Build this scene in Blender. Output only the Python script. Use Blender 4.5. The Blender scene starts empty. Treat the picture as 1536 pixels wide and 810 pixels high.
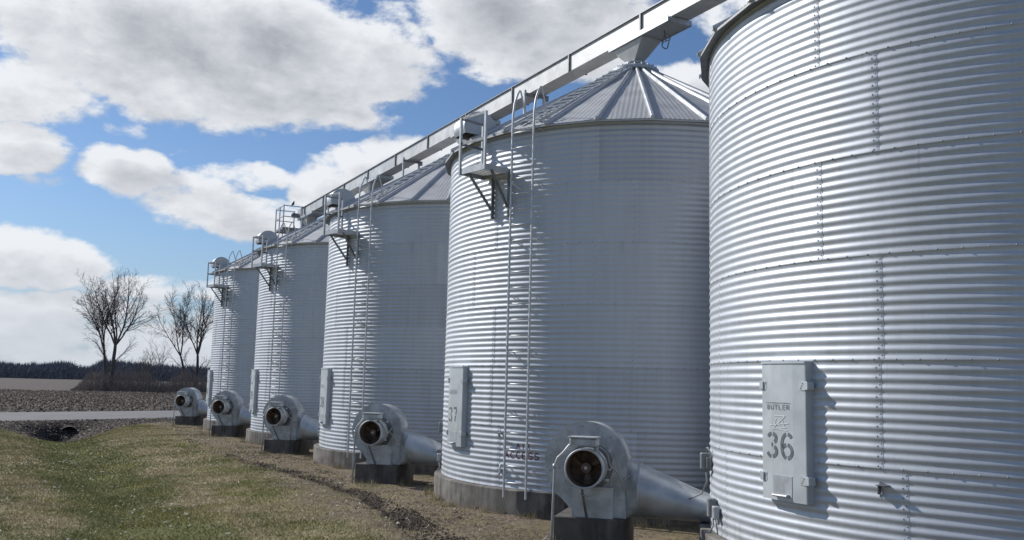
import bpy, math, random
import numpy as np
from math import radians as rad, sin, cos, pi, atan2, hypot, sqrt
from mathutils import Vector, Matrix

scene = bpy.context.scene
COL = scene.collection
random.seed(7)

# ------------------------------------------------------------------ camera
cam_data = bpy.data.cameras.new("camera")
cam = bpy.data.objects.new("camera", cam_data)
COL.objects.link(cam)
cam_data.sensor_width = 36.0
cam_data.lens = 1392.7 * 36.0 / 1536.0
cam_data.clip_start = 0.1
cam_data.clip_end = 5000
cam.matrix_world = (Matrix.Translation((-11.959, -16.867, 1.8765)) @ Matrix.Rotation(-0.485608, 4, 'Z')
                    @ Matrix.Rotation(pi / 2 + 0.123023, 4, 'X') @ Matrix.Rotation(0.024362, 4, 'Z'))
scene.camera = cam
scene.render.resolution_x = 1024
scene.render.resolution_y = 540

# ------------------------------------------------------------------ light
SUN_AZ = 122.5          # direction towards the sun, degrees from +X
SUN_EL = 35.0
EXPOSURE = 0.36
sd = Vector((cos(rad(SUN_AZ)) * cos(rad(SUN_EL)), sin(rad(SUN_AZ)) * cos(rad(SUN_EL)), sin(rad(SUN_EL))))
sun_data = bpy.data.lights.new("sun", 'SUN')
sun_data.energy = 3.5
sun_data.angle = rad(0.5)
sun_data.color = (1.0, 0.955, 0.89)
sun = bpy.data.objects.new("sun", sun_data)
COL.objects.link(sun)
sun.rotation_euler = sd.to_track_quat('Z', 'Y').to_euler()
sun.location = (-20, 30, 30)

scene.view_settings.view_transform = 'Standard'
scene.view_settings.look = 'None'
scene.view_settings.exposure = EXPOSURE
scene.view_settings.gamma = 1.0
scene.view_settings.use_curve_mapping = False


# ------------------------------------------------------------------ node helpers
class NT:
    def __init__(self, tree):
        self.t = tree
        self.n = tree.nodes
        self.l = tree.links

    def new(self, typ, **kw):
        nd = self.n.new(typ)
        for k, v in kw.items():
            setattr(nd, k, v)
        return nd

    def put(self, sock, v):
        if isinstance(v, bpy.types.NodeSocket):
            self.l.new(v, sock)
        elif v is not None:
            sock.default_value = v

    def math(self, op, a, b=None, c=None, clamp=False):
        nd = self.new('ShaderNodeMath', operation=op)
        nd.use_clamp = clamp
        self.put(nd.inputs[0], a)
        if b is not None:
            self.put(nd.inputs[1], b)
        if c is not None:
            self.put(nd.inputs[2], c)
        return nd.outputs[0]

    def vmath(self, op, a, b=None, scale=None):
        nd = self.new('ShaderNodeVectorMath', operation=op)
        self.put(nd.inputs[0], a)
        if b is not None:
            self.put(nd.inputs[1], b)
        if scale is not None:
            self.put(nd.inputs['Scale'], scale)
        return nd.outputs['Value'] if op in ('DOT_PRODUCT', 'LENGTH', 'DISTANCE') else nd.outputs[0]

    def noise(self, vec, scale, detail=4, rough=0.55, dist=0.0, dim='3D', out=0):
        nd = self.new('ShaderNodeTexNoise', noise_dimensions=dim)
        self.put(nd.inputs['Vector'], vec)
        nd.inputs['Scale'].default_value = scale
        nd.inputs['Detail'].default_value = detail
        nd.inputs['Roughness'].default_value = rough
        nd.inputs['Distortion'].default_value = dist
        return nd.outputs[out]

    def ramp(self, v, lo, hi, a=0.0, b=1.0, smooth=True):
        nd = self.new('ShaderNodeMapRange')
        nd.interpolation_type = 'SMOOTHSTEP' if smooth else 'LINEAR'
        self.put(nd.inputs['Value'], v)
        self.put(nd.inputs['From Min'], lo)
        self.put(nd.inputs['From Max'], hi)
        self.put(nd.inputs['To Min'], a)
        self.put(nd.inputs['To Max'], b)
        return nd.outputs[0]

    def mix(self, f, a, b, blend='MIX'):
        nd = self.new('ShaderNodeMix', data_type='RGBA', blend_type=blend)
        self.put(nd.inputs[0], f)
        for s, v in ((nd.inputs[6], a), (nd.inputs[7], b)):
            if isinstance(v, tuple) and len(v) == 3:
                v = (*v, 1)
            self.put(s, v)
        return nd.outputs[2]

    def sep(self, v):
        nd = self.new('ShaderNodeSeparateXYZ')
        self.put(nd.inputs[0], v)
        return nd.outputs

    def comb(self, x, y, z):
        nd = self.new('ShaderNodeCombineXYZ')
        for i, v in enumerate((x, y, z)):
            self.put(nd.inputs[i], v)
        return nd.outputs[0]


# ------------------------------------------------------------------ sky with drifting cumulus
world = bpy.data.worlds.new("World")
scene.world = world
world.use_nodes = True
W = NT(world.node_tree)
for nd in list(W.n):
    W.n.remove(nd)
sky = W.new('ShaderNodeTexSky', sky_type='NISHITA')
sky.sun_disc = False
sky.sun_elevation = rad(SUN_EL)
sky.sun_rotation = atan2(sd.x, sd.y)
sky.air_density = 1.0
sky.dust_density = 0.4
sky.ozone_density = 1.5
SKY_STRENGTH = 0.085
# where the clouds stand: azimuth, elevation, half widths (radians), weight
CLOUDS = [(1.4055, 0.3287, 0.2154, 0.0761, 1.3), (1.251, 0.3273, 0.0862, 0.0632, 1.1), (1.5458, 0.3174, 0.0754, 0.061, 1.0), (1.2233, 0.3597, 0.0431, 0.0503, 0.85), (1.577, 0.2652, 0.0862, 0.0345, 1.0), (1.5926, 0.2113, 0.0574, 0.0258, 1.1), (1.5063, 0.2436, 0.0539, 0.0158, 0.66), (1.4611, 0.228, 0.0395, 0.0115, 0.6), (1.4847, 0.2035, 0.0474, 0.0258, 1.05), (1.4226, 0.1849, 0.061, 0.0258, 0.95), (1.3742, 0.2068, 0.061, 0.0172, 0.85), (1.3651, 0.1669, 0.0754, 0.0258, 1.15), (1.4467, 0.1571, 0.0431, 0.0129, 0.6), (1.2104, 0.2278, 0.0969, 0.033, 1.2), (1.2876, 0.2001, 0.0431, 0.0323, 1.0), (1.2543, 0.2442, 0.0503, 0.0172, 0.6), (1.1382, 0.2465, 0.0431, 0.0287, 0.9), (1.5758, 0.1099, 0.0775, 0.0287, 1.2), (1.5238, 0.1123, 0.0323, 0.0144, 0.6), (1.5665, 0.0641, 0.1723, 0.0201, 1.0), (1.5294, 0.0295, 0.3016, 0.0287, 1.0), (1.4292, 0.0867, 0.1077, 0.0158, 0.9), (1.328, 0.0474, 0.1436, 0.0431, 0.9), (1.5644, 0.1814, 0.0359, 0.0079, 0.55), (1.5179, 0.1704, 0.0244, 0.0115, 0.5), (1.5067, 0.1254, 0.0395, 0.0065, 0.52), (1.3147, 0.2489, 0.0244, 0.0101, 0.55), (1.0684, 0.3998, 0.1364, 0.0718, 1.35), (1.0003, 0.3463, 0.0646, 0.0287, 1.0), (0.9124, 0.3209, 0.061, 0.0273, 1.1), (1.0145, 0.312, 0.0431, 0.0115, 0.6), (0.848, 0.388, 0.0503, 0.0431, 0.85), (1.0969, 0.3452, 0.0431, 0.0215, 0.7), (1.2275, 0.2897, 0.0244, 0.0093, -0.5)]

dens = bpy.data.node_groups.new("cloud_density", 'ShaderNodeTree')
dens.interface.new_socket(name="Vector", in_out='INPUT', socket_type='NodeSocketVector')
dens.interface.new_socket(name="Density", in_out='OUTPUT', socket_type='NodeSocketFloat')
G = NT(dens)
gi = G.new('NodeGroupInput')
go = G.new('NodeGroupOutput')
ae = gi.outputs[0]                                    # (azimuth, elevation, 0)
# stretch to a flat cloud deck so that puffs shrink towards the horizon
wn = G.new('ShaderNodeTexNoise')
G.put(wn.inputs['Vector'], ae)
wn.inputs['Scale'].default_value = 16.0
wn.inputs['Detail'].default_value = 3.0
warp = G.vmath('SCALE', G.vmath('SUBTRACT', wn.outputs['Color'], (0.5, 0.5, 0.5)), scale=0.028)
wa = G.vmath('ADD', ae, warp)
s = G.sep(wa)
acc = None
for (a0, e0, sa, se, w) in CLOUDS:
    da = G.math('MULTIPLY', G.math('SUBTRACT', s[0], a0), 1 / sa)
    de = G.math('MULTIPLY', G.math('SUBTRACT', s[1], e0), 1 / se)
    q = G.math('MULTIPLY_ADD', da, da, G.math('MULTIPLY', de, de))
    g = G.math('MULTIPLY', G.math('EXPONENT', G.math('MULTIPLY', G.math('POWER', q, 2.1), -0.60)), w)
    if w < 0:
        acc = G.math('ADD', acc, g)
    else:
        acc = g if acc is None else G.math('MAXIMUM', acc, g)
acc = G.math('MINIMUM', acc, 1.45)
# clouds out of view, added to feed reflections and sky fill
so = G.sep(ae)
outside = G.ramp(G.math('ABSOLUTE', G.math('SUBTRACT', so[0], 1.15)), 0.55, 0.9)
up_out = G.ramp(so[1], 0.42, 0.6)
elsewhere = G.math('MAXIMUM', outside, up_out)
big = G.ramp(G.noise(G.vmath('MULTIPLY', ae, (1, 1.8, 1)), 2.6, 2), 0.42, 0.62)
acc = G.math('ADD', acc, G.math('MULTIPLY', G.math('MULTIPLY', big, elsewhere), 0.74))
st = G.vmath('MULTIPLY', ae, (1.0, 1.7, 1.0))
n1 = G.noise(st, 13, 9, 0.60, 0.2)
n2 = G.noise(st, 42, 7, 0.62, 0.1)
d = G.math('ADD', acc, G.math('MULTIPLY', G.math('SUBTRACT', n1, 0.5), 1.5))
d = G.math('ADD', d, G.math('MULTIPLY', G.math('SUBTRACT', n2, 0.5), 0.50))
d = G.math('SUBTRACT', d, 0.56)
G.l.new(d, go.inputs[0])

tc = W.new('ShaderNodeTexCoord')
dv = W.vmath('NORMALIZE', tc.outputs['Generated'])
ds = W.sep(dv)
az = W.math('ARCTAN2', ds[1], ds[0])
# keep the seam of the azimuth behind the camera
el = W.math('ARCSINE', ds[2])
vec = W.comb(az, el, 0.0)


def density(v):
    g_ = W.new('ShaderNodeGroup')
    g_.node_tree = dens
    W.put(g_.inputs[0], v)
    return g_.outputs[0]


d0 = density(vec)
d1 = density(W.vmath('ADD', vec, (0.018, 0.016, 0.0)))
mask = W.ramp(d0, -0.02, 0.34)
relief = W.math('SUBTRACT', d0, d1)
thick = W.ramp(d0, 0.25, 1.15)
soft = W.noise(W.vmath('MULTIPLY', vec, (1, 2.0, 1)), 6.5, 4, 0.5)
lum = W.math('SUBTRACT', 1.0, W.math('MULTIPLY', thick, 0.42))
lum = W.math('ADD', lum, W.math('MULTIPLY', relief, 0.40))
lum = W.math('ADD', lum, W.math('MULTIPLY', W.math('SUBTRACT', soft, 0.5), 0.42))
lum = W.math('MINIMUM', W.math('MAXIMUM', lum, 0.42), 1.12)
ccol = W.mix(W.ramp(lum, 0.5, 1.05, smooth=False), (0.31, 0.335, 0.38), (0.63, 0.65, 0.68))
ccol = W.mix(1.0, ccol, W.comb(W.ramp(lum, 0.4, 1.1, 0.8, 1.05, False), W.ramp(lum, 0.4, 1.1, 0.8, 1.05, False), W.ramp(lum, 0.4, 1.1, 0.8, 1.05, False)), 'MULTIPLY')
ccol = W.mix(W.ramp(el, 0.02, 0.13, 0.65, 0.0), ccol, (0.46, 0.495, 0.55))
# thin haze veil low down
veil = W.ramp(el, 0.0, 0.20, 0.70, 0.0)
skyc = W.mix(1.0, sky.outputs[0], (SKY_STRENGTH * 0.60, SKY_STRENGTH * 0.73, SKY_STRENGTH * 0.90), 'MULTIPLY')
skyc = W.mix(veil, skyc, (0.28, 0.36, 0.475))
col = W.mix(mask, skyc, ccol)
below = W.ramp(el, -0.02, 0.0)
col = W.mix(below, (0.07, 0.065, 0.055), col)
bg = W.new('ShaderNodeBackground')
W.put(bg.inputs[0], col)
bg.inputs[1].default_value = 1.0
wo = W.new('ShaderNodeOutputWorld')
W.l.new(bg.outputs[0], wo.inputs[0])


# ------------------------------------------------------------------ tagging
def tag(o, label=None, cat=None, group=None, kind=None):
    if label: o['label'] = label
    if cat: o['category'] = cat
    if group: o['group'] = group
    if kind: o['kind'] = kind
    return o


def empty(name, loc=(0, 0, 0), rz=0.0):
    o = bpy.data.objects.new(name, None)
    o.location = loc
    o.rotation_euler = (0, 0, rz)
    o.empty_display_size = 0.3
    COL.objects.link(o)
    return o


def children(o):
    return [c for c in bpy.data.objects if c.parent == o]


# ------------------------------------------------------------------ mesh builder
class MB:
    def __init__(self):
        self.v = []
        self.f = []
        self.m = []

    def add(self, vs, fs, mi=0):
        b = len(self.v)
        self.v.extend([tuple(x) for x in vs])
        self.f.extend([tuple(i + b for i in f) for f in fs])
        self.m.extend([mi] * len(fs))
        return self

    def box(self, c, s, M=None, mi=0, bev=0.0):
        x, y, z = s[0] / 2, s[1] / 2, s[2] / 2
        if bev > 0:
            bm_v, bm_f = bevel_box(x, y, z, bev)
        else:
            bm_v = [(-x, -y, -z), (x, -y, -z), (x, y, -z), (-x, y, -z), (-x, -y, z), (x, -y, z), (x, y, z), (-x, y, z)]
            bm_f = [(0, 3, 2, 1), (4, 5, 6, 7), (0, 1, 5, 4), (1, 2, 6, 5), (2, 3, 7, 6), (3, 0, 4, 7)]
        out = []
        for p in bm_v:
            p = Vector(p)
            if M is not None:
                p = M @ p
            out.append(p + Vector(c))
        return self.add(out, bm_f, mi)

    def bar(self, a, b, w, h, up=(0, 0, 1), mi=0):
        a = Vector(a); b = Vector(b)
        d = (b - a)
        L = d.length
        d.normalize()
        up = Vector(up)
        sx = d.cross(up)
        if sx.length < 1e-4:
            sx = d.cross(Vector((1, 0, 0)))
        sx.normalize()
        uz = sx.cross(d).normalized()
        vs = []
        for p in (a, b):
            for i, j in ((-1, -1), (1, -1), (1, 1), (-1, 1)):
                vs.append(p + sx * (i * w / 2) + uz * (j * h / 2))
        return self.add(vs, [(0, 1, 2, 3), (7, 6, 5, 4), (0, 4, 5, 1), (1, 5, 6, 2), (2, 6, 7, 3), (3, 7, 4, 0)], mi)

    def tube(self, pts, r, n=8, cap=True, mi=0):
        pts = [Vector(p) for p in pts]
        rs = r if isinstance(r, (list, tuple)) else [r] * len(pts)
        rings = []
        ref = None
        for i, p in enumerate(pts):
            if i == 0: d = pts[1] - p
            elif i == len(pts) - 1: d = p - pts[i - 1]
            else: d = (pts[i + 1] - p).normalized() + (p - pts[i - 1]).normalized()
            d.normalize()
            if ref is None:
                ref = Vector((0, 0, 1)) if abs(d.z) < 0.9 else Vector((1, 0, 0))
            sx = d.cross(ref)
            if sx.length < 1e-5:
                sx = d.orthogonal()
            sx.normalize()
            uz = sx.cross(d).normalized()
            ref = uz
            rings.append([p + (sx * cos(2 * pi * k / n) + uz * sin(2 * pi * k / n)) * rs[i] for k in range(n)])
        return self.loft(rings, cap, mi)

    def loft(self, rings, cap=True, mi=0, closed=True):
        n = len(rings[0])
        vs = [p for r_ in rings for p in r_]
        fs = []
        for i in range(len(rings) - 1):
            for k in range(n if closed else n - 1):
                a = i * n + k
                b = i * n + (k + 1) % n
                fs.append((a, b, b + n, a + n))
        if cap:
            fs.append(tuple(range(n))[::-1])
            fs.append(tuple((len(rings) - 1) * n + k for k in range(n)))
        return self.add(vs, fs, mi)

    def prism(self, poly, fn, a, b, mi=0, cap=True):
        """poly: 2-D outline, fn(x, y, d) -> 3-D point, extruded from d=a to d=b"""
        r0 = [fn(x, y, a) for x, y in poly]
        r1 = [fn(x, y, b) for x, y in poly]
        return self.loft([r0, r1], cap, mi)

    def build(self, name, mats, parent=None, smooth=False, angle=None):
        me = bpy.data.meshes.new(name)
        me.from_pydata([tuple(v) for v in self.v], [], self.f)
        if not isinstance(mats, (list, tuple)):
            mats = [mats]
        for m in mats:
            me.materials.append(m)
        if len(mats) > 1:
            me.polygons.foreach_set('material_index', self.m)
        me.validate()
        if smooth:
            me.polygons.foreach_set('use_smooth', [True] * len(me.polygons))
        if angle is not None:
            me.set_sharp_from_angle(angle=rad(angle))
        me.update()
        o = bpy.data.objects.new(name, me)
        COL.objects.link(o)
        if parent is not None:
            o.parent = parent
        return o


def bevel_box(x, y, z, b):
    vs = []
    idx = {}
    fs = []
    # chamfered box: each corner gives three vertices
    for sx in (-1, 1):
        for sy in (-1, 1):
            for sz in (-1, 1):
                for ax in range(3):
                    p = [sx * (x - b), sy * (y - b), sz * (z - b)]
                    p[ax] = (sx * x, sy * y, sz * z)[ax]
                    idx[(sx, sy, sz, ax)] = len(vs)
                    vs.append(tuple(p))
    S = (-1, 1)
    def I(sx, sy, sz, ax): return idx[(sx, sy, sz, ax)]
    for s_ in S:
        fs.append((I(s_, -1, -1, 0), I(s_, 1, -1, 0), I(s_, 1, 1, 0), I(s_, -1, 1, 0)))
        fs.append((I(-1, s_, -1, 1), I(1, s_, -1, 1), I(1, s_, 1, 1), I(-1, s_, 1, 1)))
        fs.append((I(-1, -1, s_, 2), I(1, -1, s_, 2), I(1, 1, s_, 2), I(-1, 1, s_, 2)))
    for a in S:
        for c in S:
            fs.append((I(a, c, -1, 0), I(a, c, 1, 0), I(a, c, 1, 1), I(a, c, -1, 1)))
            fs.append((I(a, -1, c, 0), I(a, 1, c, 0), I(a, 1, c, 2), I(a, -1, c, 2)))
            fs.append((I(-1, a, c, 1), I(1, a, c, 1), I(1, a, c, 2), I(-1, a, c, 2)))
            for e in S:
                fs.append((I(a, c, e, 0), I(a, c, e, 1), I(a, c, e, 2)))
    return vs, fs


def np_mesh(name, V, F, mats, parent=None, smooth=False, mi=None, attrs=None):
    """fast mesh from arrays: V (n,3), F (m,k)"""
    V = np.asarray(V, dtype=np.float32)
    F = np.asarray(F, dtype=np.int32)
    k = F.shape[1]
    me = bpy.data.meshes.new(name)
    me.vertices.add(len(V))
    me.vertices.foreach_set('co', V.ravel())
    me.loops.add(F.size)
    me.loops.foreach_set('vertex_index', F.ravel())
    me.polygons.add(len(F))
    me.polygons.foreach_set('loop_start', np.arange(0, F.size, k, dtype=np.int32))
    me.polygons.foreach_set('loop_total', np.full(len(F), k, dtype=np.int32))
    if not isinstance(mats, (list, tuple)):
        mats = [mats]
    for m in mats:
        me.materials.append(m)
    if mi is not None:
        me.polygons.foreach_set('material_index', np.asarray(mi, dtype=np.int32))
    if smooth:
        me.polygons.foreach_set('use_smooth', np.ones(len(F), dtype=bool))
    me.update(calc_edges=True)
    for nm, arr in (attrs or {}).items():
        a_ = me.attributes.new(nm, 'FLOAT', 'POINT')
        a_.data.foreach_set('value', np.asarray(arr, dtype=np.float32))
    o = bpy.data.objects.new(name, me)
    COL.objects.link(o)
    if parent is not None:
        o.parent = parent
    return o


def grid_faces(nu, nv, wrap=False):
    """grid of nu rows x nv columns of vertices (row-major)"""
    i = np.arange(nu - 1)[:, None]
    j = np.arange(nv if wrap else nv - 1)[None, :]
    a = i * nv + j
    b = i * nv + (j + 1) % nv
    return np.stack([a, b, b + nv, a + nv], -1).reshape(-1, 4)


# ------------------------------------------------------------------ materials
def new_mat(name):
    m = bpy.data.materials.new(name)
    m.use_nodes = True
    t = NT(m.node_tree)
    for nd in list(t.n):
        t.n.remove(nd)
    b = t.new('ShaderNodeBsdfPrincipled')
    o = t.new('ShaderNodeOutputMaterial')
    t.l.new(b.outputs[0], o.inputs[0])
    return m, t, b


def own_coords(t):
    """object coordinates moved by a number of each object's own, so copies weather differently"""
    c_ = t.new('ShaderNodeTexCoord').outputs['Object']
    r_ = t.new('ShaderNodeObjectInfo').outputs['Random']
    k_ = t.math('MULTIPLY', r_, 57.0)
    return t.vmath('ADD', c_, t.comb(k_, t.math('MULTIPLY', r_, 31.0), 0.0)), r_


def simple(name, col, rough=0.6, metal=0.0, var=0.12, scale=6.0, bump=0.0, bscale=40.0):
    m, t, b = new_mat(name)
    tcn, rnd = own_coords(t)
    n = t.noise(tcn, scale, 5, 0.6)
    f = t.ramp(n, 0.3, 0.7)
    c = t.mix(f, tuple(x * (1 - var) for x in col), tuple(min(1, x * (1 + var)) for x in col))
    t.put(b.inputs['Base Color'], c)
    t.put(b.inputs['Roughness'], t.ramp(n, 0.3, 0.7, rough * 0.9, min(1, rough * 1.12)))
    b.inputs['Metallic'].default_value = metal
    if bump > 0:
        bp = t.new('ShaderNodeBump')
        bp.inputs['Strength'].default_value = bump
        bp.inputs['Distance'].default_value = 0.02
        t.put(bp.inputs['Height'], t.noise(tcn, bscale, 4, 0.6))
        t.put(b.inputs['Normal'], bp.outputs[0])
    return m


RING = 1.118


def galvanised_wall(name, base=(0.465, 0.495, 0.54), metal=0.45, rough=0.54):
    m, t, b = new_mat(name)
    tcn = t.new('ShaderNodeTexCoord').outputs['Object']
    s_ = t.sep(tcn)
    raw = tcn
    tcn, rnd = own_coords(t)
    ang = t.math('ARCTAN2', s_[1], s_[0])
    ring = t.math('FLOOR', t.math('DIVIDE', s_[2], RING))
    stag = t.math('MULTIPLY', t.math('MODULO', ring, 2.0), rad(10.0))
    sheet = t.math('FLOOR', t.math('DIVIDE', t.math('ADD', t.math('ADD', ang, stag), rad(4.3) + 4 * pi), rad(40)))
    wn_ = t.new('ShaderNodeTexWhiteNoise', noise_dimensions='2D')
    t.put(wn_.inputs['Vector'], t.comb(sheet, t.math('ADD', ring, t.math('MULTIPLY', rnd, 91.0)), 0))
    pv = wn_.outputs['Value']
    spang = t.noise(tcn, 26, 4, 0.65)
    cloudy = t.noise(t.vmath('MULTIPLY', tcn, (1, 1, 0.35)), 1.3, 5, 0.6)
    streak = t.noise(t.vmath('MULTIPLY', tcn, (9, 9, 0.5)), 1.0, 5, 0.6)
    k = t.math('ADD', t.math('MULTIPLY', pv, 0.15), t.math('MULTIPLY', cloudy, 0.26))
    k = t.math('ADD', k, t.math('MULTIPLY', spang, 0.14))
    k = t.math('ADD', k, t.math('MULTIPLY', streak, 0.22))
    k = t.math('ADD', k, 0.64)
    c = t.mix(1.0, base, t.comb(k, k, k), 'MULTIPLY')
    # faint dust gathered low on the wall
    low = t.math('MULTIPLY', t.ramp(s_[2], 0.0, 0.5, 1.0, 0.0), t.ramp(streak, 0.4, 0.65))
    c = t.mix(t.math('MULTIPLY', low, 0.35), c, (0.20, 0.185, 0.16))
    # rain streaks running down from the seams, with a little rust in them
    seam = t.math('FRACT', t.math('DIVIDE', s_[2], RING))
    run = t.noise(t.comb(t.math('MULTIPLY', ang, 38.0), t.math('MULTIPLY', s_[2], 0.6), t.math('ADD', ring, t.math('MULTIPLY', rnd, 40.0))), 1.0, 4, 0.65)
    rm = t.math('MULTIPLY', t.ramp(run, 0.60, 0.72), t.ramp(seam, 0.2, 1.0))
    c = t.mix(t.math('MULTIPLY', rm, 0.24), c, (0.20, 0.18, 0.16))
    blot = t.ramp(t.noise(tcn, 3.1, 6, 0.7), 0.56, 0.70)
    c = t.mix(t.math('MULTIPLY', blot, 0.16), c, (0.30, 0.31, 0.33))
    t.put(b.inputs['Base Color'], c)
    r = t.math('ADD', t.math('MULTIPLY', cloudy, 0.12), t.math('MULTIPLY', spang, 0.10))
    t.put(b.inputs['Roughness'], t.math('ADD', r, rough - 0.11))
    b.inputs['Metallic'].default_value = metal
    return m


M = {}
M['wall'] = galvanised_wall('galvanised_corrugated_steel')
M['bolt'] = simple('dull_bolt_steel', (0.33, 0.335, 0.345), 0.7, 0.1, 0.2)
M['galv'] = simple('galvanised_steel', (0.42, 0.445, 0.47), 0.5, 0.5, 0.12, 9)
M['roof'] = simple('galvanised_roof_steel', (0.43, 0.437, 0.445), 0.62, 0.15, 0.10, 2.0)
M['rib'] = simple('galvanised_rib_steel', (0.46, 0.48, 0.50), 0.45, 0.5, 0.08, 3)
M['conv'] = simple('pale_conveyor_steel', (0.47, 0.48, 0.485), 0.5, 0.30, 0.14, 1.6)
M['fan'] = simple('weathered_grey_fan_steel', (0.41, 0.43, 0.45), 0.58, 0.25, 0.26, 4)
M['duct'] = simple('dull_duct_steel', (0.43, 0.455, 0.48), 0.48, 0.5, 0.18, 3)
M['faded_ink'] = simple('faded_ink', (0.21, 0.235, 0.25), 0.7, 0, 0.5, 40)
M['ladder'] = simple('pale_galvanised_ladder', (0.52, 0.54, 0.56), 0.5, 0.35, 0.12, 9)
M['door'] = simple('grey_door_paint', (0.50, 0.535, 0.56), 0.45, 0.35, 0.07, 3)
M['dark'] = simple('black_opening', (0.012, 0.011, 0.010), 0.9, 0, 0.3)  # near-black standing in for the shade inside openings
M['rustdark'] = simple('rusty_dark_steel', (0.165, 0.115, 0.085), 0.8, 0.2, 0.4, 14)
M['steel_dark'] = simple('dark_dull_steel', (0.20, 0.21, 0.225), 0.5, 0.6, 0.2)  # one dark grey steel for brackets, frames and fittings
M['black_ink'] = simple('faded_black_stencil_paint', (0.115, 0.13, 0.15), 0.7, 0, 0.4, 30)
M['red_ink'] = simple('dark_red_spray_paint', (0.13, 0.028, 0.045), 0.7, 0, 0.4, 30)
M['pale_ink'] = simple('worn_pale_decal', (0.58, 0.60, 0.61), 0.6, 0, 0.15, 30)
M['box'] = simple('grey_electrical_box', (0.22, 0.235, 0.25), 0.5, 0.3, 0.2)
M['wire'] = simple('pale_cable_sheath', (0.30, 0.305, 0.31), 0.55, 0.1, 0.2)
M['bird'] = simple('dark_feathers', (0.012, 0.012, 0.014), 0.7, 0, 0.3)


def concrete(name, base, streakcol, amt):
    m, t, b = new_mat(name)
    tcn, rnd = own_coords(t)
    n = t.noise(tcn, 3.0, 6, 0.6)
    st_ = t.noise(t.vmath('MULTIPLY', tcn, (3.2, 3.2, 0.25)), 1.0, 5, 0.65)
    fine = t.noise(tcn, 45, 3, 0.6)
    c = t.mix(t.ramp(n, 0.3, 0.72), base, tuple(x * 0.72 for x in base))
    patch = t.ramp(t.noise(tcn, 1.1, 4, 0.6), 0.34, 0.62)
    drip = t.ramp(t.math('ADD', st_, t.math('MULTIPLY', t.math('SUBTRACT', n, 0.5), 0.35)), 0.34, 0.62)
    c = t.mix(t.math('MULTIPLY', t.math('MULTIPLY', drip, t.math('MULTIPLY_ADD', patch, 0.65, 0.35)), amt), c, streakcol)
    splash = t.ramp(t.math('ADD', t.sep(tcn)[2], t.math('MULTIPLY', n, 0.22)), -0.36, -0.20, 1.0, 0.0)
    c = t.mix(t.math('MULTIPLY', splash, 0.55), c, (0.17, 0.135, 0.105))
    c = t.mix(t.math('MULTIPLY', t.ramp(fine, 0.5, 0.75), 0.3), c, tuple(x * 0.5 for x in base))
    t.put(b.inputs['Base Color'], c)
    b.inputs['Roughness'].default_value = 0.9
    bp = t.new('ShaderNodeBump')
    bp.inputs['Strength'].default_value = 0.5
    bp.inputs['Distance'].default_value = 0.01
    t.put(bp.inputs['Height'], t.math('ADD', fine, n))
    t.put(b.inputs['Normal'], bp.outputs[0])
    return m


M['concrete'] = concrete('stained_concrete', (0.235, 0.22, 0.20), (0.050, 0.044, 0.040), 0.95)
M['concrete_dark'] = concrete('shaded_weathered_concrete', (0.15, 0.14, 0.13), (0.045, 0.041, 0.038), 0.9)  # weathered concrete with the fan blocks' shade darkened into its base colour

# ================================================================== ground
def vnoise(x, y, s, seed=0):
    """smooth value noise in numpy"""
    x = np.asarray(x, float) / s
    y = np.asarray(y, float) / s
    xi = np.floor(x).astype(np.int64); yi = np.floor(y).astype(np.int64)
    fx = x - xi; fy = y - yi
    fx = fx * fx * (3 - 2 * fx); fy = fy * fy * (3 - 2 * fy)

    def h(a, b):
        n = (a * 374761393 + b * 668265263 + seed * 982451653) & 0x7fffffff
        n = ((n ^ (n >> 13)) * 1274126177) & 0x7fffffff
        return ((n ^ (n >> 16)) & 0xffff) / 65535.0
    return (h(xi, yi) * (1 - fx) + h(xi + 1, yi) * fx) * (1 - fy) + (h(xi, yi + 1) * (1 - fx) + h(xi + 1, yi + 1) * fx) * fy


def fbm(x, y, s, o=4, seed=0):
    r = 0; a = 0.5; tot = 0
    for i in range(o):
        r = r + a * vnoise(x, y, s / 2 ** i, seed + i * 17); tot += a; a *= 0.55
    return r / tot


def sstep(v, a, b):
    t_ = np.clip((v - a) / (b - a), 0, 1)
    return t_ * t_ * (3 - 2 * t_)


# the farm lane runs along direction RD between two edge lines
RD = np.array([0.883, 0.469]); RN = np.array([-0.469, 0.883])
ROAD_NEAR = float(np.dot((-8.3, 36.9), RN)); ROAD_FAR = float(np.dot((-7.6, 48.6), RN))
ROAD_Z = -0.46


def road_d(x, y): return x * RN[0] + y * RN[1]


def masks(x, y):
    rd = road_d(x, y)
    # bare strip along the bins
    edge = -6.15 - 0.75 * (1 - sstep(y, -1.0, 6.0)) + 1.1 * (fbm(x, y, 2.6, 4, 3) - 0.5) * 2
    strip = sstep(x, edge - 0.45, edge + 0.45) * (1 - sstep(rd, ROAD_NEAR - 1.5, ROAD_NEAR + .5) * .0)
    # funnel of bare soil and stones round the culvert
    wid = (y - 27.5) * 0.62 + 0.6
    fun = sstep(wid + 1.4 * (fbm(x, y, 1.6, 3, 9) - 0.5) - np.abs(x + 9.9), -0.15, 0.35) * sstep(y, 26.6, 28.0)
    shoulder = sstep(rd, ROAD_NEAR - 2.2 + 1.2 * (fbm(x, y, 1.5, 3, 5) - .5), ROAD_NEAR - 0.9) * (1 - sstep(x, -7.0, -4.0))
    bare = np.maximum(fun, shoulder)
    return strip, bare, rd


def rut(x, y):
    c = -5.75 + 0.35 * np.sin(y * 0.33 + 0.6) - 0.05 * (y - 3) * (y < 3) * -1.0
    w = sstep(y, -6, -4) * (1 - sstep(y, 9.0, 12.0))
    return np.exp(-((x - c) / 0.15) ** 2) * w * sstep(fbm(x, y, 0.7, 2, 93), 0.30, 0.5)


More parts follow.
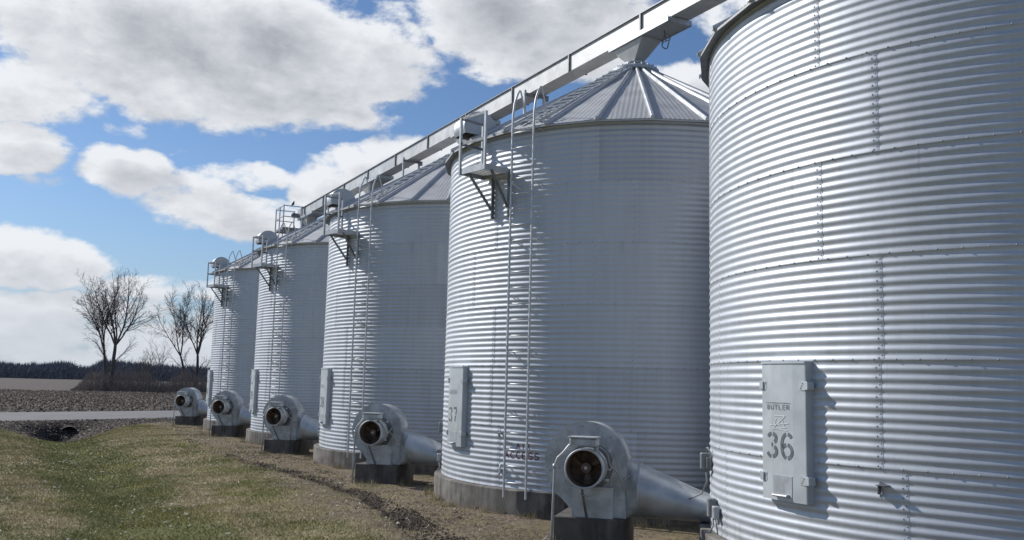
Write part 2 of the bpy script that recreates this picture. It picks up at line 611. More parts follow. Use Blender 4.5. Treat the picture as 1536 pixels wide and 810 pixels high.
def height(x, y):
    x = np.asarray(x, float); y = np.asarray(y, float)
    strip, bare, rd = masks(x, y)
    z = -0.45 + 0 * x
    z -= 0.10 * sstep(-x, 6.0, 9.0)
    dep = 0.20 + 0.14 * sstep(y, 4, 20) + 0.60 * sstep(y, 25, 32)
    sig = 1.05 + 0.35 * sstep(y, 5, 30)
    ditch_end = 1 - sstep(rd, ROAD_NEAR - 2.3, ROAD_NEAR - 0.35)
    z -= dep * np.exp(-((x + 10.0) / sig) ** 2) * ditch_end
    z += 0.05 * (fbm(x, y, 2.2, 4, 1) - 0.5) * (1 - sstep(rd, ROAD_NEAR - 1.2, ROAD_NEAR)) + 0.10 * (fbm(x, y, 7, 2, 41) - .5) * (x < -5)
    z += bare * 0.16 * (fbm(x, y, 0.45, 3, 21) - 0.5) * (1 - sstep(rd, ROAD_NEAR - .6, ROAD_NEAR))
    z += strip * 0.05 * (fbm(x, y, 0.5, 3, 27) - 0.5)
    z -= rut(x, y) * (0.07 - 0.16 * (fbm(x, y, 0.28, 3, 33) - 0.5))
    # under the lane: level
    on = sstep(rd, ROAD_NEAR - 0.7, ROAD_NEAR + 0.1)
    z = z * (1 - on) + (ROAD_Z - 0.012) * on
    beyond = sstep(rd, ROAD_FAR, ROAD_FAR + 3)
    z = z + beyond * (0.35 * (fbm(x, y, 30, 2, 61) - 0.5) - 0.02)
    # the cut in front of the pipe
    return z


def axis(segments):
    out = []
    for a, b, st in segments:
        out.append(np.arange(a, b, st))
    return np.unique(np.round(np.concatenate(out), 4))


xs = axis([(-1500, -300, 100), (-300, -60, 12), (-60, -20, 1.5), (-20, -14, 0.3), (-14, -3.4, 0.09), (-3.4, 6, 0.6), (6, 60, 3), (60, 300, 12), (300, 2101, 100)])
ys = axis([(-200, -20, 10), (-20, -6, 0.8), (-6, 14, 0.11), (14, 37.6, 0.16), (37.6, 60, 0.7), (60, 200, 4), (200, 400, 15), (400, 3001, 130)])
X, Y = np.meshgrid(xs, ys)
Z = height(X, Y)
st_m, ba_m, rd_m = masks(X, Y)
fld = sstep(rd_m, ROAD_FAR - 0.5, ROAD_FAR + 1.2 )
V = np.stack([X, Y, Z], -1).reshape(-1, 3)

m, t, b = new_mat('lawn_and_soil')
pos = t.new('ShaderNodeTexCoord').outputs['Object']


def attr(t, n):
    a_ = t.new('ShaderNodeAttribute')
    a_.attribute_name = n
    return a_.outputs['Fac']


def grass_colour(t, pos):
    """shared by the soil sheet and the blades standing on it"""
    g1 = t.noise(pos, 0.55, 5, 0.6)
    g2 = t.noise(pos, 2.4, 5, 0.65)
    g3 = t.noise(pos, 9.0, 4, 0.6)
    sx = t.sep(pos)
    # lusher in the damp bottom of the swale
    swale = t.math('MULTIPLY', t.ramp(t.math('ABSOLUTE', t.math('ADD', sx[0], 9.9)), 0.3, 1.6, 1.0, 0.0), t.ramp(sx[1], 27.5, 26.0, 0.0, 1.0))
    f = t.math('ADD', t.math('MULTIPLY', g1, 0.55), t.math('ADD', t.math('MULTIPLY', g2, 0.40), t.math('MULTIPLY', g3, 0.20)))
    f = t.math('SUBTRACT', f, t.math('MULTIPLY', swale, 0.19))
    c = t.mix(t.ramp(f, 0.46, 0.64), (0.215, 0.222, 0.080), (0.480, 0.400, 0.245))
    c = t.mix(t.math('MULTIPLY', t.ramp(t.noise(pos, 0.9, 3, 0.5, 0, '3D'), 0.5, 0.65), 0.45), c, (0.285, 0.260, 0.080))
    return c, g1, g2, g3


gcol, g1, g2, g3 = grass_colour(t, pos)
fine = t.noise(pos, 60, 4, 0.7)
med = t.noise(pos, 14, 5, 0.65)
soil = t.mix(t.ramp(med, 0.35, 0.68), (0.115, 0.087, 0.068), (0.40, 0.325, 0.25))
soil = t.mix(t.ramp(g2, 0.46, 0.62), soil, (0.300, 0.245, 0.150))
soil = t.mix(t.math('MULTIPLY', t.ramp(g1, 0.48, 0.6), 0.35), soil, (0.130, 0.125, 0.050))
stony = t.mix(t.ramp(med, 0.32, 0.7), (0.036, 0.030, 0.027), (0.155, 0.132, 0.115))
c = t.mix(attr(t, 'strip'), gcol, soil)
c = t.mix(attr(t, 'bare'), c, stony)
hx_ = t.sep(pos)
wet = t.math('MULTIPLY', t.ramp(t.math('ABSOLUTE', t.math('ADD', hx_[0], 9.4)), 0.5, 1.7, 1.0, 0.0), t.ramp(hx_[1], 31.5, 33.3))
c = t.mix(t.math('MULTIPLY', wet, 0.8), c, (0.026, 0.022, 0.019))
c = t.mix(attr(t, 'rut'), c, (0.022, 0.018, 0.015))
sy = t.sep(pos)[1]
fstripe = t.noise(t.vmath('MULTIPLY', pos, (0.35, 1.2, 1)), 0.6, 5, 0.65)
f_near = t.mix(t.ramp(t.noise(pos, 1.6, 6, 0.75), 0.35, 0.68), (0.060, 0.050, 0.045), (0.165, 0.138, 0.122))
f_far = t.mix(fstripe, (0.130, 0.114, 0.103), (0.170, 0.148, 0.134))
farm = t.ramp(t.math('ADD', sy, t.math('MULTIPLY', t.math('SUBTRACT', g1, 0.5), 8)), 126.0, 136.0)
c = t.mix(attr(t, 'field'), c, t.mix(farm, f_near, f_far))
c = t.mix(t.math('MULTIPLY', t.ramp(fine, 0.35, 0.6, 1.0, 0.0), 0.45), c, (0.02, 0.018, 0.014))
t.put(b.inputs['Base Color'], c)
b.inputs['Roughness'].default_value = 0.95
b.inputs['Specular IOR Level'].default_value = 0.15
bp = t.new('ShaderNodeBump')
bp.inputs['Strength'].default_value = 0.9
bp.inputs['Distance'].default_value = 0.05
t.put(bp.inputs['Height'], t.math('ADD', t.math('MULTIPLY', fine, 0.5), med))
t.put(b.inputs['Normal'], bp.outputs[0])
M['ground'] = m

ground = np_mesh('ground', V, grid_faces(len(ys), len(xs)), M['ground'], smooth=True,
                 attrs={'strip': st_m.ravel(), 'bare': ba_m.ravel(), 'field': fld.ravel(), 'rut': np.clip(rut(X, Y), 0, 1).ravel()})
tag(ground, kind='structure')

# lane
m, t, b = new_mat('worn_asphalt')
pos = t.new('ShaderNodeTexCoord').outputs['Object']
n = t.noise(pos, 0.5, 5, 0.6)
n2 = t.noise(pos, 30, 3, 0.6)
c = t.mix(t.ramp(n, 0.3, 0.7), (0.150, 0.148, 0.150), (0.195, 0.190, 0.190))
c = t.mix(t.math('MULTIPLY', n2, 0.35), c, (0.12, 0.115, 0.11))
t.put(b.inputs['Base Color'], c)
b.inputs['Roughness'].default_value = 0.9
M['asphalt'] = m
L_ = np.arange(-70, 130, 1.0)
W_ = np.linspace(0, 1, 9)
RV = []
for a_ in L_:
    for w_ in W_:
        e0 = ROAD_NEAR + 0.25 * (float(fbm(a_, 1.0, 2.0, 3, 77)) - .5)
        e1 = ROAD_FAR + 0.4 * (float(fbm(a_, 9.0, 3.0, 3, 78)) - .5)
        d_ = e0 + (e1 - e0) * w_
        p_ = RD * a_ + RN * d_
        RV.append((p_[0], p_[1], ROAD_Z + 0.03 * sin(pi * w_) + 0.004))
road = np_mesh('road', RV, grid_faces(len(L_), 9), M['asphalt'], smooth=True)
tag(road, kind='structure')

# culvert pipe under the lane, with a dark bore
M['mud'] = simple('wet_dark_mud', (0.030, 0.026, 0.023), 0.9, 0, 0.3, 8)
cul = empty('culvert_pipe', (-9.40, 34.62, -1.16), rad(0))
tag(cul, 'corrugated drain pipe opening in the muddy ditch bank beside the lane', 'drain pipe')
mb = MB()
R1, R0_ = 0.455, 0.445
yy = np.arange(0, 4.0, 0.05)
mb.loft([[(cos(a) * (R1 + .012 * sin(y_ * 60)), y_, sin(a) * (R1 + .012 * sin(y_ * 60))) for a in np.linspace(0, 2 * pi, 29)[:-1]] for y_ in yy], cap=False)
mb.loft([[(cos(a) * R1, 0, sin(a) * R1) for a in np.linspace(0, 2 * pi, 29)[:-1]], [(cos(a) * R0_, 0, sin(a) * R0_) for a in np.linspace(0, 2 * pi, 29)[:-1]]], cap=False)
mb.build('pipe_shell', M['mud'], cul, smooth=True)
mb = MB()
mb.loft([[(cos(a) * R0_, y_, sin(a) * R0_) for a in np.linspace(0, 2 * pi, 29)[:-1]] for y_ in (0.0, 1.0, 3.9)], cap=False)
mb.add([(cos(a) * R0_, 3.9, sin(a) * R0_) for a in np.linspace(0, 2 * pi, 29)[:-1]], [tuple(range(28))])
mb.build('pipe_bore', M['dark'], cul, smooth=True)

# grass blades (stuff)
rng = np.random.default_rng(11)


def scatter(n, x0, x1, y0, y1):
    return rng.uniform(x0, x1, n), rng.uniform(y0, y1, n)


def blades(n_near, n_mid):
    xa, ya = scatter(n_near, -14.0, -4.4, -6.5, 9)
    xb, yb = scatter(n_mid, -14.0, -4.4, 9, 36)
    xc, yc = scatter(80000, -26.0, -14.0, -12, 34)
    x = np.concatenate([xa, xb, xc]); y = np.concatenate([ya, yb, yc])
    s_, b_, rd = masks(x, y)
    pr_ = (1 - s_ * 0.80) * (1 - b_ * 0.97) * (1 - rut(x, y)) * (rd < ROAD_NEAR - 0.1)
    pr_ *= 0.45 + 0.9 * fbm(x, y, 1.1, 3, 51)
    k = rng.uniform(0, 1, len(x)) < pr_
    x, y = x[k], y[k]
    z = height(x, y)
    n = len(x)
    h = rng.uniform(0.012, 0.040, n) * 1.0 * (0.7 + 0.8 * fbm(x, y, 0.9, 2, 71))
    w = rng.uniform(0.004, 0.009, n) * np.where((y > 9) | (x < -14), 1.7, 1.0)
    a = rng.uniform(0, 2 * pi, n)
    h = np.where(rng.uniform(0, 1, n) < 0.02, h * 2.3, h)
    lx = rng.normal(0, 0.028, n); ly = rng.normal(0, 0.028, n)
    p0 = np.stack([x - np.cos(a) * w, y - np.sin(a) * w, z - 0.004], -1)
    p1 = np.stack([x + np.cos(a) * w, y + np.sin(a) * w, z - 0.004], -1)
    p2 = np.stack([x + lx, y + ly, z + h], -1)
    V_ = np.stack([p0, p1, p2], 1).reshape(-1, 3)
    F_ = np.arange(3 * n).reshape(-1, 3)
    vv = np.repeat(rng.uniform(0, 1, n), 3)
    return V_, F_, vv


m, t, b = new_mat('grass_blades')
pos = t.new('ShaderNodeTexCoord').outputs['Object']
gc, *_ = grass_colour(t, pos)
va = attr(t, 'tone')
gc = t.mix(t.ramp(va, 0.55, 1.0, 0.0, 0.75, False), gc, (0.34, 0.29, 0.18))
gc = t.mix(t.ramp(va, 0.0, 0.35, 0.45, 0.0, False), gc, (0.160, 0.190, 0.058))
t.put(b.inputs['Base Color'], gc)
b.inputs['Roughness'].default_value = 0.8
b.inputs['Specular IOR Level'].default_value = 0.2
M['grass'] = m
V_, F_, vv = blades(230000, 190000)
# taller dead tufts against the concrete rings and blocks
tx, ty = [], []
for kb in range(-1, 4):
    for c_ in range(34):
        a_ = rad(rng.uniform(120, 300)); rr_ = 4.115 + 0.17 + abs(rng.normal(0, 0.10))
        px_, py_ = cos(a_) * rr_, sin(a_) * rr_ + kb * 8.9935
        n_ = int(rng.integers(8, 46))
        tx.append(px_ + rng.normal(0, 0.06, n_)); ty.append(py_ + rng.normal(0, 0.06, n_))
    for c_ in range(10):
        px_, py_ = -4.44 + rng.uniform(-0.75, 0.5), 3.85 + kb * 8.9935 + rng.uniform(-0.75, 0.35)
        n_ = int(rng.integers(6, 26))
        tx.append(px_ + rng.normal(0, 0.05, n_)); ty.append(py_ + rng.normal(0, 0.05, n_))
tx = np.concatenate(tx); ty = np.concatenate(ty); n_ = len(tx)
tz = height(tx, ty); th_ = rng.uniform(0.05, 0.20, n_); ta = rng.uniform(0, 2 * pi, n_); tw = rng.uniform(0.003, 0.006, n_)
tv = np.stack([np.stack([tx - np.cos(ta) * tw, ty - np.sin(ta) * tw, tz - 0.01], -1), np.stack([tx + np.cos(ta) * tw, ty + np.sin(ta) * tw, tz - 0.01], -1),
               np.stack([tx + rng.normal(0, 0.05, n_), ty + rng.normal(0, 0.05, n_), tz + th_], -1)], 1).reshape(-1, 3)
V_ = np.concatenate([V_, tv]); F_ = np.arange(len(V_)).reshape(-1, 3); vv = np.concatenate([vv, np.repeat(rng.uniform(0.75, 1.0, n_), 3)])
g = np_mesh('grass', V_, F_, M['grass'], attrs={'tone': vv})
tag(g, 'short winter grass, patchy green and straw, across the swale beside the bins', 'grass', kind='stuff')


def debris(name, n, x, y, smin, smax, mats, label, cat, flat=0.5, zoff=0.0, tone=True):
    """irregular low tetra lumps lying on the ground"""
    z = height(x, y) + zoff
    n = len(x)
    s_ = rng.uniform(smin, smax, n) ** 1.0
    base = np.array([[cos(a), sin(a), 0] for a in np.linspace(0, 2 * pi, 5)[:-1]])
    Vs = np.zeros((n, 5, 3))
    ra = rng.uniform(0, 2 * pi, n)
    for i in range(4):
        rr = s_ * rng.uniform(0.6, 1.2, n)
        Vs[:, i, 0] = x + np.cos(ra + i * pi / 2) * rr
        Vs[:, i, 1] = y + np.sin(ra + i * pi / 2) * rr * rng.uniform(0.5, 1.0, n)
        Vs[:, i, 2] = z - 0.01 + rng.uniform(0, .2, n) * s_ * flat
    Vs[:, 4, 0] = x + rng.normal(0, 0.25, n) * s_
    Vs[:, 4, 1] = y + rng.normal(0, 0.25, n) * s_
    Vs[:, 4, 2] = z + s_ * flat * rng.uniform(0.5, 1.3, n)
    tri = np.array([[0, 1, 4], [1, 2, 4], [2, 3, 4], [3, 0, 4]])
    F_ = (np.arange(n)[:, None, None] * 5 + tri[None]).reshape(-1, 3)
    o = np_mesh(name, Vs.reshape(-1, 3), F_, mats, attrs={'tone': np.repeat(rng.uniform(0, 1, n), 5)})
    tag(o, label, cat, kind='stuff')
    return o


def tone_mat(name, cols, rough=0.9):
    m, t, b = new_mat(name)
    a_ = attr(t, 'tone')
    cr = t.new('ShaderNodeValToRGB')
    cr.color_ramp.interpolation = 'CONSTANT'
    e = cr.color_ramp.elements
    e[0].position = 0; e[0].color = (*cols[0], 1)
    e[1].position = 1.0 / len(cols); e[1].color = (*cols[1], 1)
    for i in range(2, len(cols)):
        q = e.new(i / len(cols)); q.color = (*cols[i], 1)
    t.put(cr.inputs[0], a_)
    t.put(b.inputs['Base Color'], cr.outputs[0])
    b.inputs['Roughness'].default_value = rough
    b.inputs['Specular IOR Level'].default_value = 0.15
    return m


M['husk'] = tone_mat('bleached_corn_husk', [(0.42, 0.40, 0.34), (0.30, 0.26, 0.19), (0.16, 0.12, 0.08), (0.48, 0.47, 0.43)])
M['clod'] = tone_mat('soil_clods', [(0.035, 0.028, 0.024), (0.060, 0.048, 0.040), (0.10, 0.083, 0.07), (0.045, 0.036, 0.03), (0.026, 0.021, 0.018)])
M['stone'] = tone_mat('ditch_stones', [(0.045, 0.038, 0.034), (0.09, 0.078, 0.07), (0.13, 0.115, 0.105), (0.17, 0.155, 0.14), (0.03, 0.025, 0.022)])
M['residue'] = tone_mat('crop_residue', [(0.045, 0.037, 0.033), (0.085, 0.070, 0.060), (0.12, 0.10, 0.085), (0.23, 0.20, 0.165), (0.030, 0.025, 0.022), (0.065, 0.056, 0.050), (0.05, 0.042, 0.038), (0.10, 0.083, 0.07)])

# husks: clustered
cx, cy = scatter(90, -13, -6, -6, 22)
ii = rng.integers(0, 90, 1500)
hx = cx[ii] + rng.normal(0, 0.45, 1500); hy = cy[ii] + rng.normal(0, 0.8, 1500)
hx = np.concatenate([hx, rng.uniform(-13.5, -4.5, 700)]); hy = np.concatenate([hy, rng.uniform(-6, 30, 700)])
debris('husk_litter', 0, hx, hy, 0.009, 0.036, M['husk'], 'bleached corn husks and leaf bits scattered over the lawn', 'litter', 0.55, 0.022)
# soil clods in the rut and the strip
yy_ = rng.choice(rng.uniform(-6, 12, 70), 5200) + rng.normal(0, 0.25, 5200)
xx_ = -5.75 + 0.35 * np.sin(yy_ * 0.33 + 0.6) + rng.normal(0, 0.13, 5200)
xs2 = rng.uniform(-6.4, -4.3, 7000); ys2 = rng.uniform(-7, 34, 7000)
k = fbm(xs2, ys2, 1.6, 3, 88) > 0.56
debris('soil_clods', 0, np.concatenate([xx_, xs2[k]]), np.concatenate([yy_, ys2[k]]), 0.012, 0.05, M['clod'], 'dark crumbly soil clods along the bare strip beside the bins', 'soil', 0.6)
# stones and mud lumps round the culvert
xs3 = rng.uniform(-16, -4, 26000); ys3 = rng.uniform(26.5, 40, 26000)
_, bm_, rdm = masks(xs3, ys3)
k = (bm_ > 0.4) & (rdm < ROAD_NEAR + 0.1)
debris('ditch_stones', 0, xs3[k], ys3[k], 0.02, 0.095, M['stone'], 'dark stones and mud lumps lining the ditch bank below the lane', 'stones', 0.6)
# stubble field beyond the lane
xs4 = rng.uniform(-50, 75, 150000); ys4 = rng.uniform(44, 175, 150000)
rdm = road_d(xs4, ys4)
k = (rdm > ROAD_FAR + 0.2) & (ys4 < 131 + 6 * (vnoise(xs4, ys4, 9, 4) - .5)) & (xs4 < -15 + 0.45 * (ys4 - 30) + 8) & (xs4 > -13.5 - 0.07 * (ys4 - 44))
debris('crop_residue', 0, xs4[k], ys4[k], 0.03, 0.17, M['residue'], 'broken corn stalks and clods covering the tilled field', 'crop residue', 0.75)

# ================================================================== grain bins
R = 4.115
NR = 27                       # roof ribs
RIB0 = rad(-134.4)
H = 6 * RING
PITCH = RING / 11
AMP = 0.0060
PITCHROW = 8.9935             # bin spacing along the row
EAVE_R, EAVE_Z = R + 0.125, H - 0.005
COL_R, COL_Z = 0.42, 8.97
SLOPE = (COL_Z - EAVE_Z) / (EAVE_R - COL_R)


def P(th, t, r, z):
    """th degrees: flat frame at angle th; t along the tangent (right as seen from outside), r outwards"""
    a = rad(th)
    return Vector((cos(a) * r - sin(a) * t, sin(a) * r + cos(a) * t, z))


def frame(th):
    a = rad(th)
    return Matrix(((cos(a), -sin(a), 0), (sin(a), cos(a), 0), (0, 0, 1))).to_4x4()


def roof_z(r): return EAVE_Z + (EAVE_R - r) * SLOPE


def make_wall(parent):
    NT_ = 27 * 8
    th = np.linspace(0, 2 * pi, NT_, endpoint=False)
    zz = np.linspace(0, H, 66 * 8 + 1)
    rr = R + AMP * np.cos(2 * pi * zz / PITCH)
    V0 = np.stack([np.outer(rr, np.cos(th)), np.outer(rr, np.sin(th)), np.outer(zz, np.ones(NT_))], -1).reshape(-1, 3)
    F0 = grid_faces(len(zz), NT_, wrap=True)
    Vs = [V0]; Fs = [F0]; mi = [np.zeros(len(F0), int)]
    base = len(V0)
    fam = [-174.3, -164.5, -174.3, -164.5, -165.0, -161.5]
    q = 8
    # overlapping edges of the sheets: a strip lying proud of the wall, and its bolts
    hexa = np.linspace(0, 2 * pi, 7)[:-1]

    def bolt(cx, cy, cz, nx, ny, s=0.0105, hgt=0.008):
        nonlocal base
        tx, ty = -ny, nx
        v = []
        for k_, rad_ in ((0.0, 1.25), (0.35, 1.25), (0.36, 0.85), (1.0, 0.75)):
            for h_ in hexa:
                a_, b_ = cos(h_) * s * rad_, sin(h_) * s * rad_
                v.append((cx + nx * hgt * k_ + tx * a_, cy + ny * hgt * k_ + ty * a_, cz + b_))
        v.append((cx + nx * hgt, cy + ny * hgt, cz))
        f = []
        for k_ in range(3):
            for i in range(6):
                f.append((base + k_ * 6 + i, base + k_ * 6 + (i + 1) % 6, base + k_ * 6 + 6 + (i + 1) % 6, base + k_ * 6 + 6 + i))
        for i in range(0, 6, 2):
            f.append((base + 18 + i, base + 18 + (i + 1) % 6, base + 18 + (i + 2) % 6, base + 24))
        Vs.append(np.array(v)); Fs.append(np.array(f)); mi.append(np.ones(len(f), int))
        base += len(v)
    for i in range(6):
        z1 = H - i * RING; z0 = z1 - RING
        zt = np.linspace(z0 + 0.002, z1 - 0.002, 11 * 8 + 1)
        rt = R + AMP * np.cos(2 * pi * zt / PITCH)
        for k in range(9):
            a0 = rad(fam[i] + 40 * k)
            cols = [(a0 - 0.40 / R, -0.0006), (a0 - 0.25 / R, 0.0006), (a0 - 0.12 / R, 0.0018), (a0, 0.0027), (a0 + 0.0003, 0.0024), (a0 + 0.0010, -0.001)]
            v = np.stack([np.stack([(rt + o_) * cos(a), (rt + o_) * sin(a), zt], -1) for a, o_ in cols], 1).reshape(-1, 3)
            f = grid_faces(len(zt), len(cols)) + base
            Vs.append(v); Fs.append(f); mi.append(np.zeros(len(f), int)); base += len(v)
            for c_ in range(11):
                zc = z0 + (c_ + 0.06) * PITCH + 0.008
                for da, dz in ((-0.058, 0.0), (-0.024, 0.030)):
                    a = a0 + da / R
                    r_ = R + AMP * cos(2 * pi * (zc + dz) / PITCH)
                    bolt(r_ * cos(a), r_ * sin(a), zc + dz, cos(a), sin(a), 0.0088)
        # horizontal lap: the upper sheet hangs over the lower one
        if i > 0:
            zl = z1
            zt = np.array([zl - 0.016, zl - 0.0155, zl - 0.008, zl, zl + 0.010])
            off = np.array([-0.001, 0.0019, 0.0018, 0.0016, 0.0002])
            rt = R + AMP * np.cos(2 * pi * zt / PITCH) + off
            v = np.stack([np.outer(rt, np.cos(th)), np.outer(rt, np.sin(th)), np.outer(zt, np.ones(NT_))], -1).reshape(-1, 3)
            f = grid_faces(len(zt), NT_, wrap=True) + base
            Vs.append(v); Fs.append(f); mi.append(np.zeros(len(f), int)); base += len(v)
            for k in range(108):
                a = 2 * pi * k / 108 + 0.01 * (i % 3)
                r_ = R + AMP + 0.0028
                bolt(r_ * cos(a), r_ * sin(a), zl - 0.003, cos(a), sin(a), 0.0090, 0.006)
    me_f = np.concatenate(Fs)
    o = np_mesh('wall', np.concatenate(Vs), me_f, [M['wall'], M['bolt']], parent, smooth=True, mi=np.concatenate(mi))
    return o


def make_foundation(parent):
    mb = MB()
    n = 144
    prof = [(R - 0.3, -0.003), (R + 0.135, -0.008), (R + 0.15, -0.022), (R + 0.152, -0.9), (R - 0.3, -0.9)]
    mb.loft([[(r_ * cos(a), r_ * sin(a), z_) for a in np.linspace(0, 2 * pi, n + 1)[:-1]] for r_, z_ in prof], cap=False)
    return mb.build('foundation', M['concrete'], parent, smooth=True, angle=40)


def make_roof(parent):
    nS = 44
    wh = EAVE_R * math.tan(pi / NR)            # half width of a panel at the eave
    ap_e = EAVE_R
    L = (EAVE_R - COL_R) / cos(math.atan(SLOPE))
    mb = MB()
    ca, sa = cos(math.atan(SLOPE)), sin(math.atan(SLOPE))
    for k in range(NR):
        th = RIB0 + (k + 0.5) * 2 * pi / NR
        e = Vector((cos(th), sin(th), 0)); tt = Vector((-sin(th), cos(th), 0))
        nrm = e * sa + Vector((0, 0, 1)) * ca
        up = -e * ca + Vector((0, 0, 1)) * sa
        o0 = e * EAVE_R + Vector((0, 0, EAVE_Z))
        vs = []
        X_ = np.linspace(-wh, wh, nS + 1)
        for x_ in X_:
            z_ = 0.0035 * cos(2 * pi * x_ / 0.0875)
            top = min(L, max(0.001, L * (1 - (abs(x_) - COL_R * math.tan(pi / NR)) / (wh - COL_R * math.tan(pi / NR)))))
            # panel edges meet under the ribs
            vs.append(o0 + tt * x_ + nrm * z_)
            vs.append(o0 + tt * x_ + nrm * z_ + up * top)
        mb.add(vs, [(2 * i, 2 * i + 2, 2 * i + 3, 2 * i + 1) for i in range(nS)])
        # turned-down lip at the eave
        lip = [o0 + tt * -wh, o0 + tt * wh, o0 + tt * wh + Vector((0, 0, -0.035)), o0 + tt * -wh + Vector((0, 0, -0.035))]
        mb.add([v - nrm * 0.006 + e * 0.002 for v in lip], [(0, 1, 2, 3)])
        # dark soffit closing the gap to the wall
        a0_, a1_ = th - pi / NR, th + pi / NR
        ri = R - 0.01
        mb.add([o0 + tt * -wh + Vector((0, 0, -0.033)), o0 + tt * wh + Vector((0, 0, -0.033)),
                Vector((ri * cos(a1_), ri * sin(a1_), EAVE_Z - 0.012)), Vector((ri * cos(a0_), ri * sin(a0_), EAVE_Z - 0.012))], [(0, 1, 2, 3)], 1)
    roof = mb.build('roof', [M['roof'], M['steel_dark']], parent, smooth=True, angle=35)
    # standing ribs
    rr = EAVE_R / cos(pi / NR)
    for k in range(NR):
        th = RIB0 + k * 2 * pi / NR
        e = Vector((cos(th), sin(th), 0)); tt = Vector((-sin(th), cos(th), 0))
        rc = COL_R / cos(pi / NR)
        a_ = e * (rr + 0.012) + Vector((0, 0, EAVE_Z - 0.004)); b_ = e * rc + Vector((0, 0, COL_Z + 0.0))
        d_ = (b_ - a_).normalized()
        n_ = tt.cross(d_).normalized()
        if n_.z < 0: n_ = -n_
        mb = MB()
        prof = [(-0.040, -0.012), (-0.034, 0.038), (-0.018, 0.058), (0.018, 0.058), (0.034, 0.038), (0.040, -0.012)]
        mb.loft([[p_ + tt * x_ + n_ * z_ for x_, z_ in prof] for p_ in (a_, b_)], cap=True)
        mb.box(a_ + n_ * 0.028 - d_ * 0.008, (0.012, 0.055, 0.055), frame(math.degrees(th)))
        mb.build('rib', M['rib'], roof)
    return roof


def make_collar(parent):
    mb = MB()
    prof = [(0.34, 8.95), (0.50, 8.95), (0.545, 8.98), (0.545, 9.04), (0.50, 9.075), (0.33, 9.085), (0.25, 9.10), (0.22, 9.18), (0.26, 9.19), (0.26, 9.225), (0.05, 9.23)]
    mb.loft([[(r_ * cos(a), r_ * sin(a), z_) for a in np.linspace(0, 2 * pi, 41)[:-1]] for r_, z_ in prof], cap=True)
    for k in range(20):
        a = 2 * pi * k / 20
        mb.box((0.49 * cos(a), 0.49 * sin(a), 9.085), (0.03, 0.03, 0.03))
    return mb.build('collar', M['galv'], parent, smooth=True, angle=35)


LAD = -154.2
LW = 0.245
LR = R + 0.20


def make_ladder(parent):
    mb = MB()
    for s in (-1, 1):
        # channel rail, running up past the eave and bending in over the roof
        pts = [P(LAD, s * LW, LR, -0.14), P(LAD, s * LW, LR, 6.62), P(LAD, s * LW, LR - 0.005, 6.95), P(LAD, s * LW, LR - 0.05, 7.22),
               P(LAD, s * LW, LR - 0.13, 7.40), P(LAD, s * LW, LR - 0.20, 7.50), P(LAD, s * LW, LR - 0.235, 7.50), P(LAD, s * LW, LR - 0.32, 7.30), P(LAD, s * LW, LR - 0.46, 6.92)]
        mb.tube(pts, [0.021] * 5 + [0.018] * 4, 6)
        for q_ in range(40):
            mb.box(P(LAD, s * LW, LR + 0.004, 0.1 + q_ * 0.165), (0.040, 0.034, 0.05), frame(LAD))
    for j in range(7):
        z = 0.35 + j * 1.06
        for s in (-1, 1):
            mb.bar(P(LAD, s * LW, LR, z), P(LAD, s * (LW + 0.0), R - 0.015, z), 0.03, 0.006)
            mb.bar(P(LAD, s * LW, LR - 0.01, z), P(LAD, s * LW + 0.09, R + 0.0, z - 0.10), 0.008, 0.02)
    lad = mb.build('ladder', M['ladder'], parent, smooth=True, angle=40)
    for k in range(23):
        z = 0.12 + k * 0.295
        mb = MB()
        mb.tube([P(LAD, -LW, LR, z), P(LAD, LW, LR, z)], 0.0165, 6)
        mb.build('rung', M['ladder'], lad, smooth=True)
    return lad


def make_roof_ladder(parent):
    mb = MB()
    n_off = 0.055
    for s in (-1, 1):
        mb.bar(P(LAD, s * 0.22, 4.10, roof_z(4.10) + n_off), P(LAD, s * 0.22, 0.62, roof_z(0.62) + n_off), 0.03, 0.055)
    rl = mb.build('roof_ladder', M['galv'], parent)
    for k in range(13):
        r_ = 4.0 - k * 0.27
        mb = MB()
        c = P(LAD, 0, r_, roof_z(r_) + n_off + 0.03)
        mb.box(c, (0.07, 0.46, 0.014), frame(LAD))
        mb.box(c - Vector((0, 0, 0.016)) + P(LAD, 0, 0.03, 0), (0.010, 0.46, 0.02), frame(LAD))
        mb.build('step', M['galv'], rl)
    return rl


PLC = -165.4


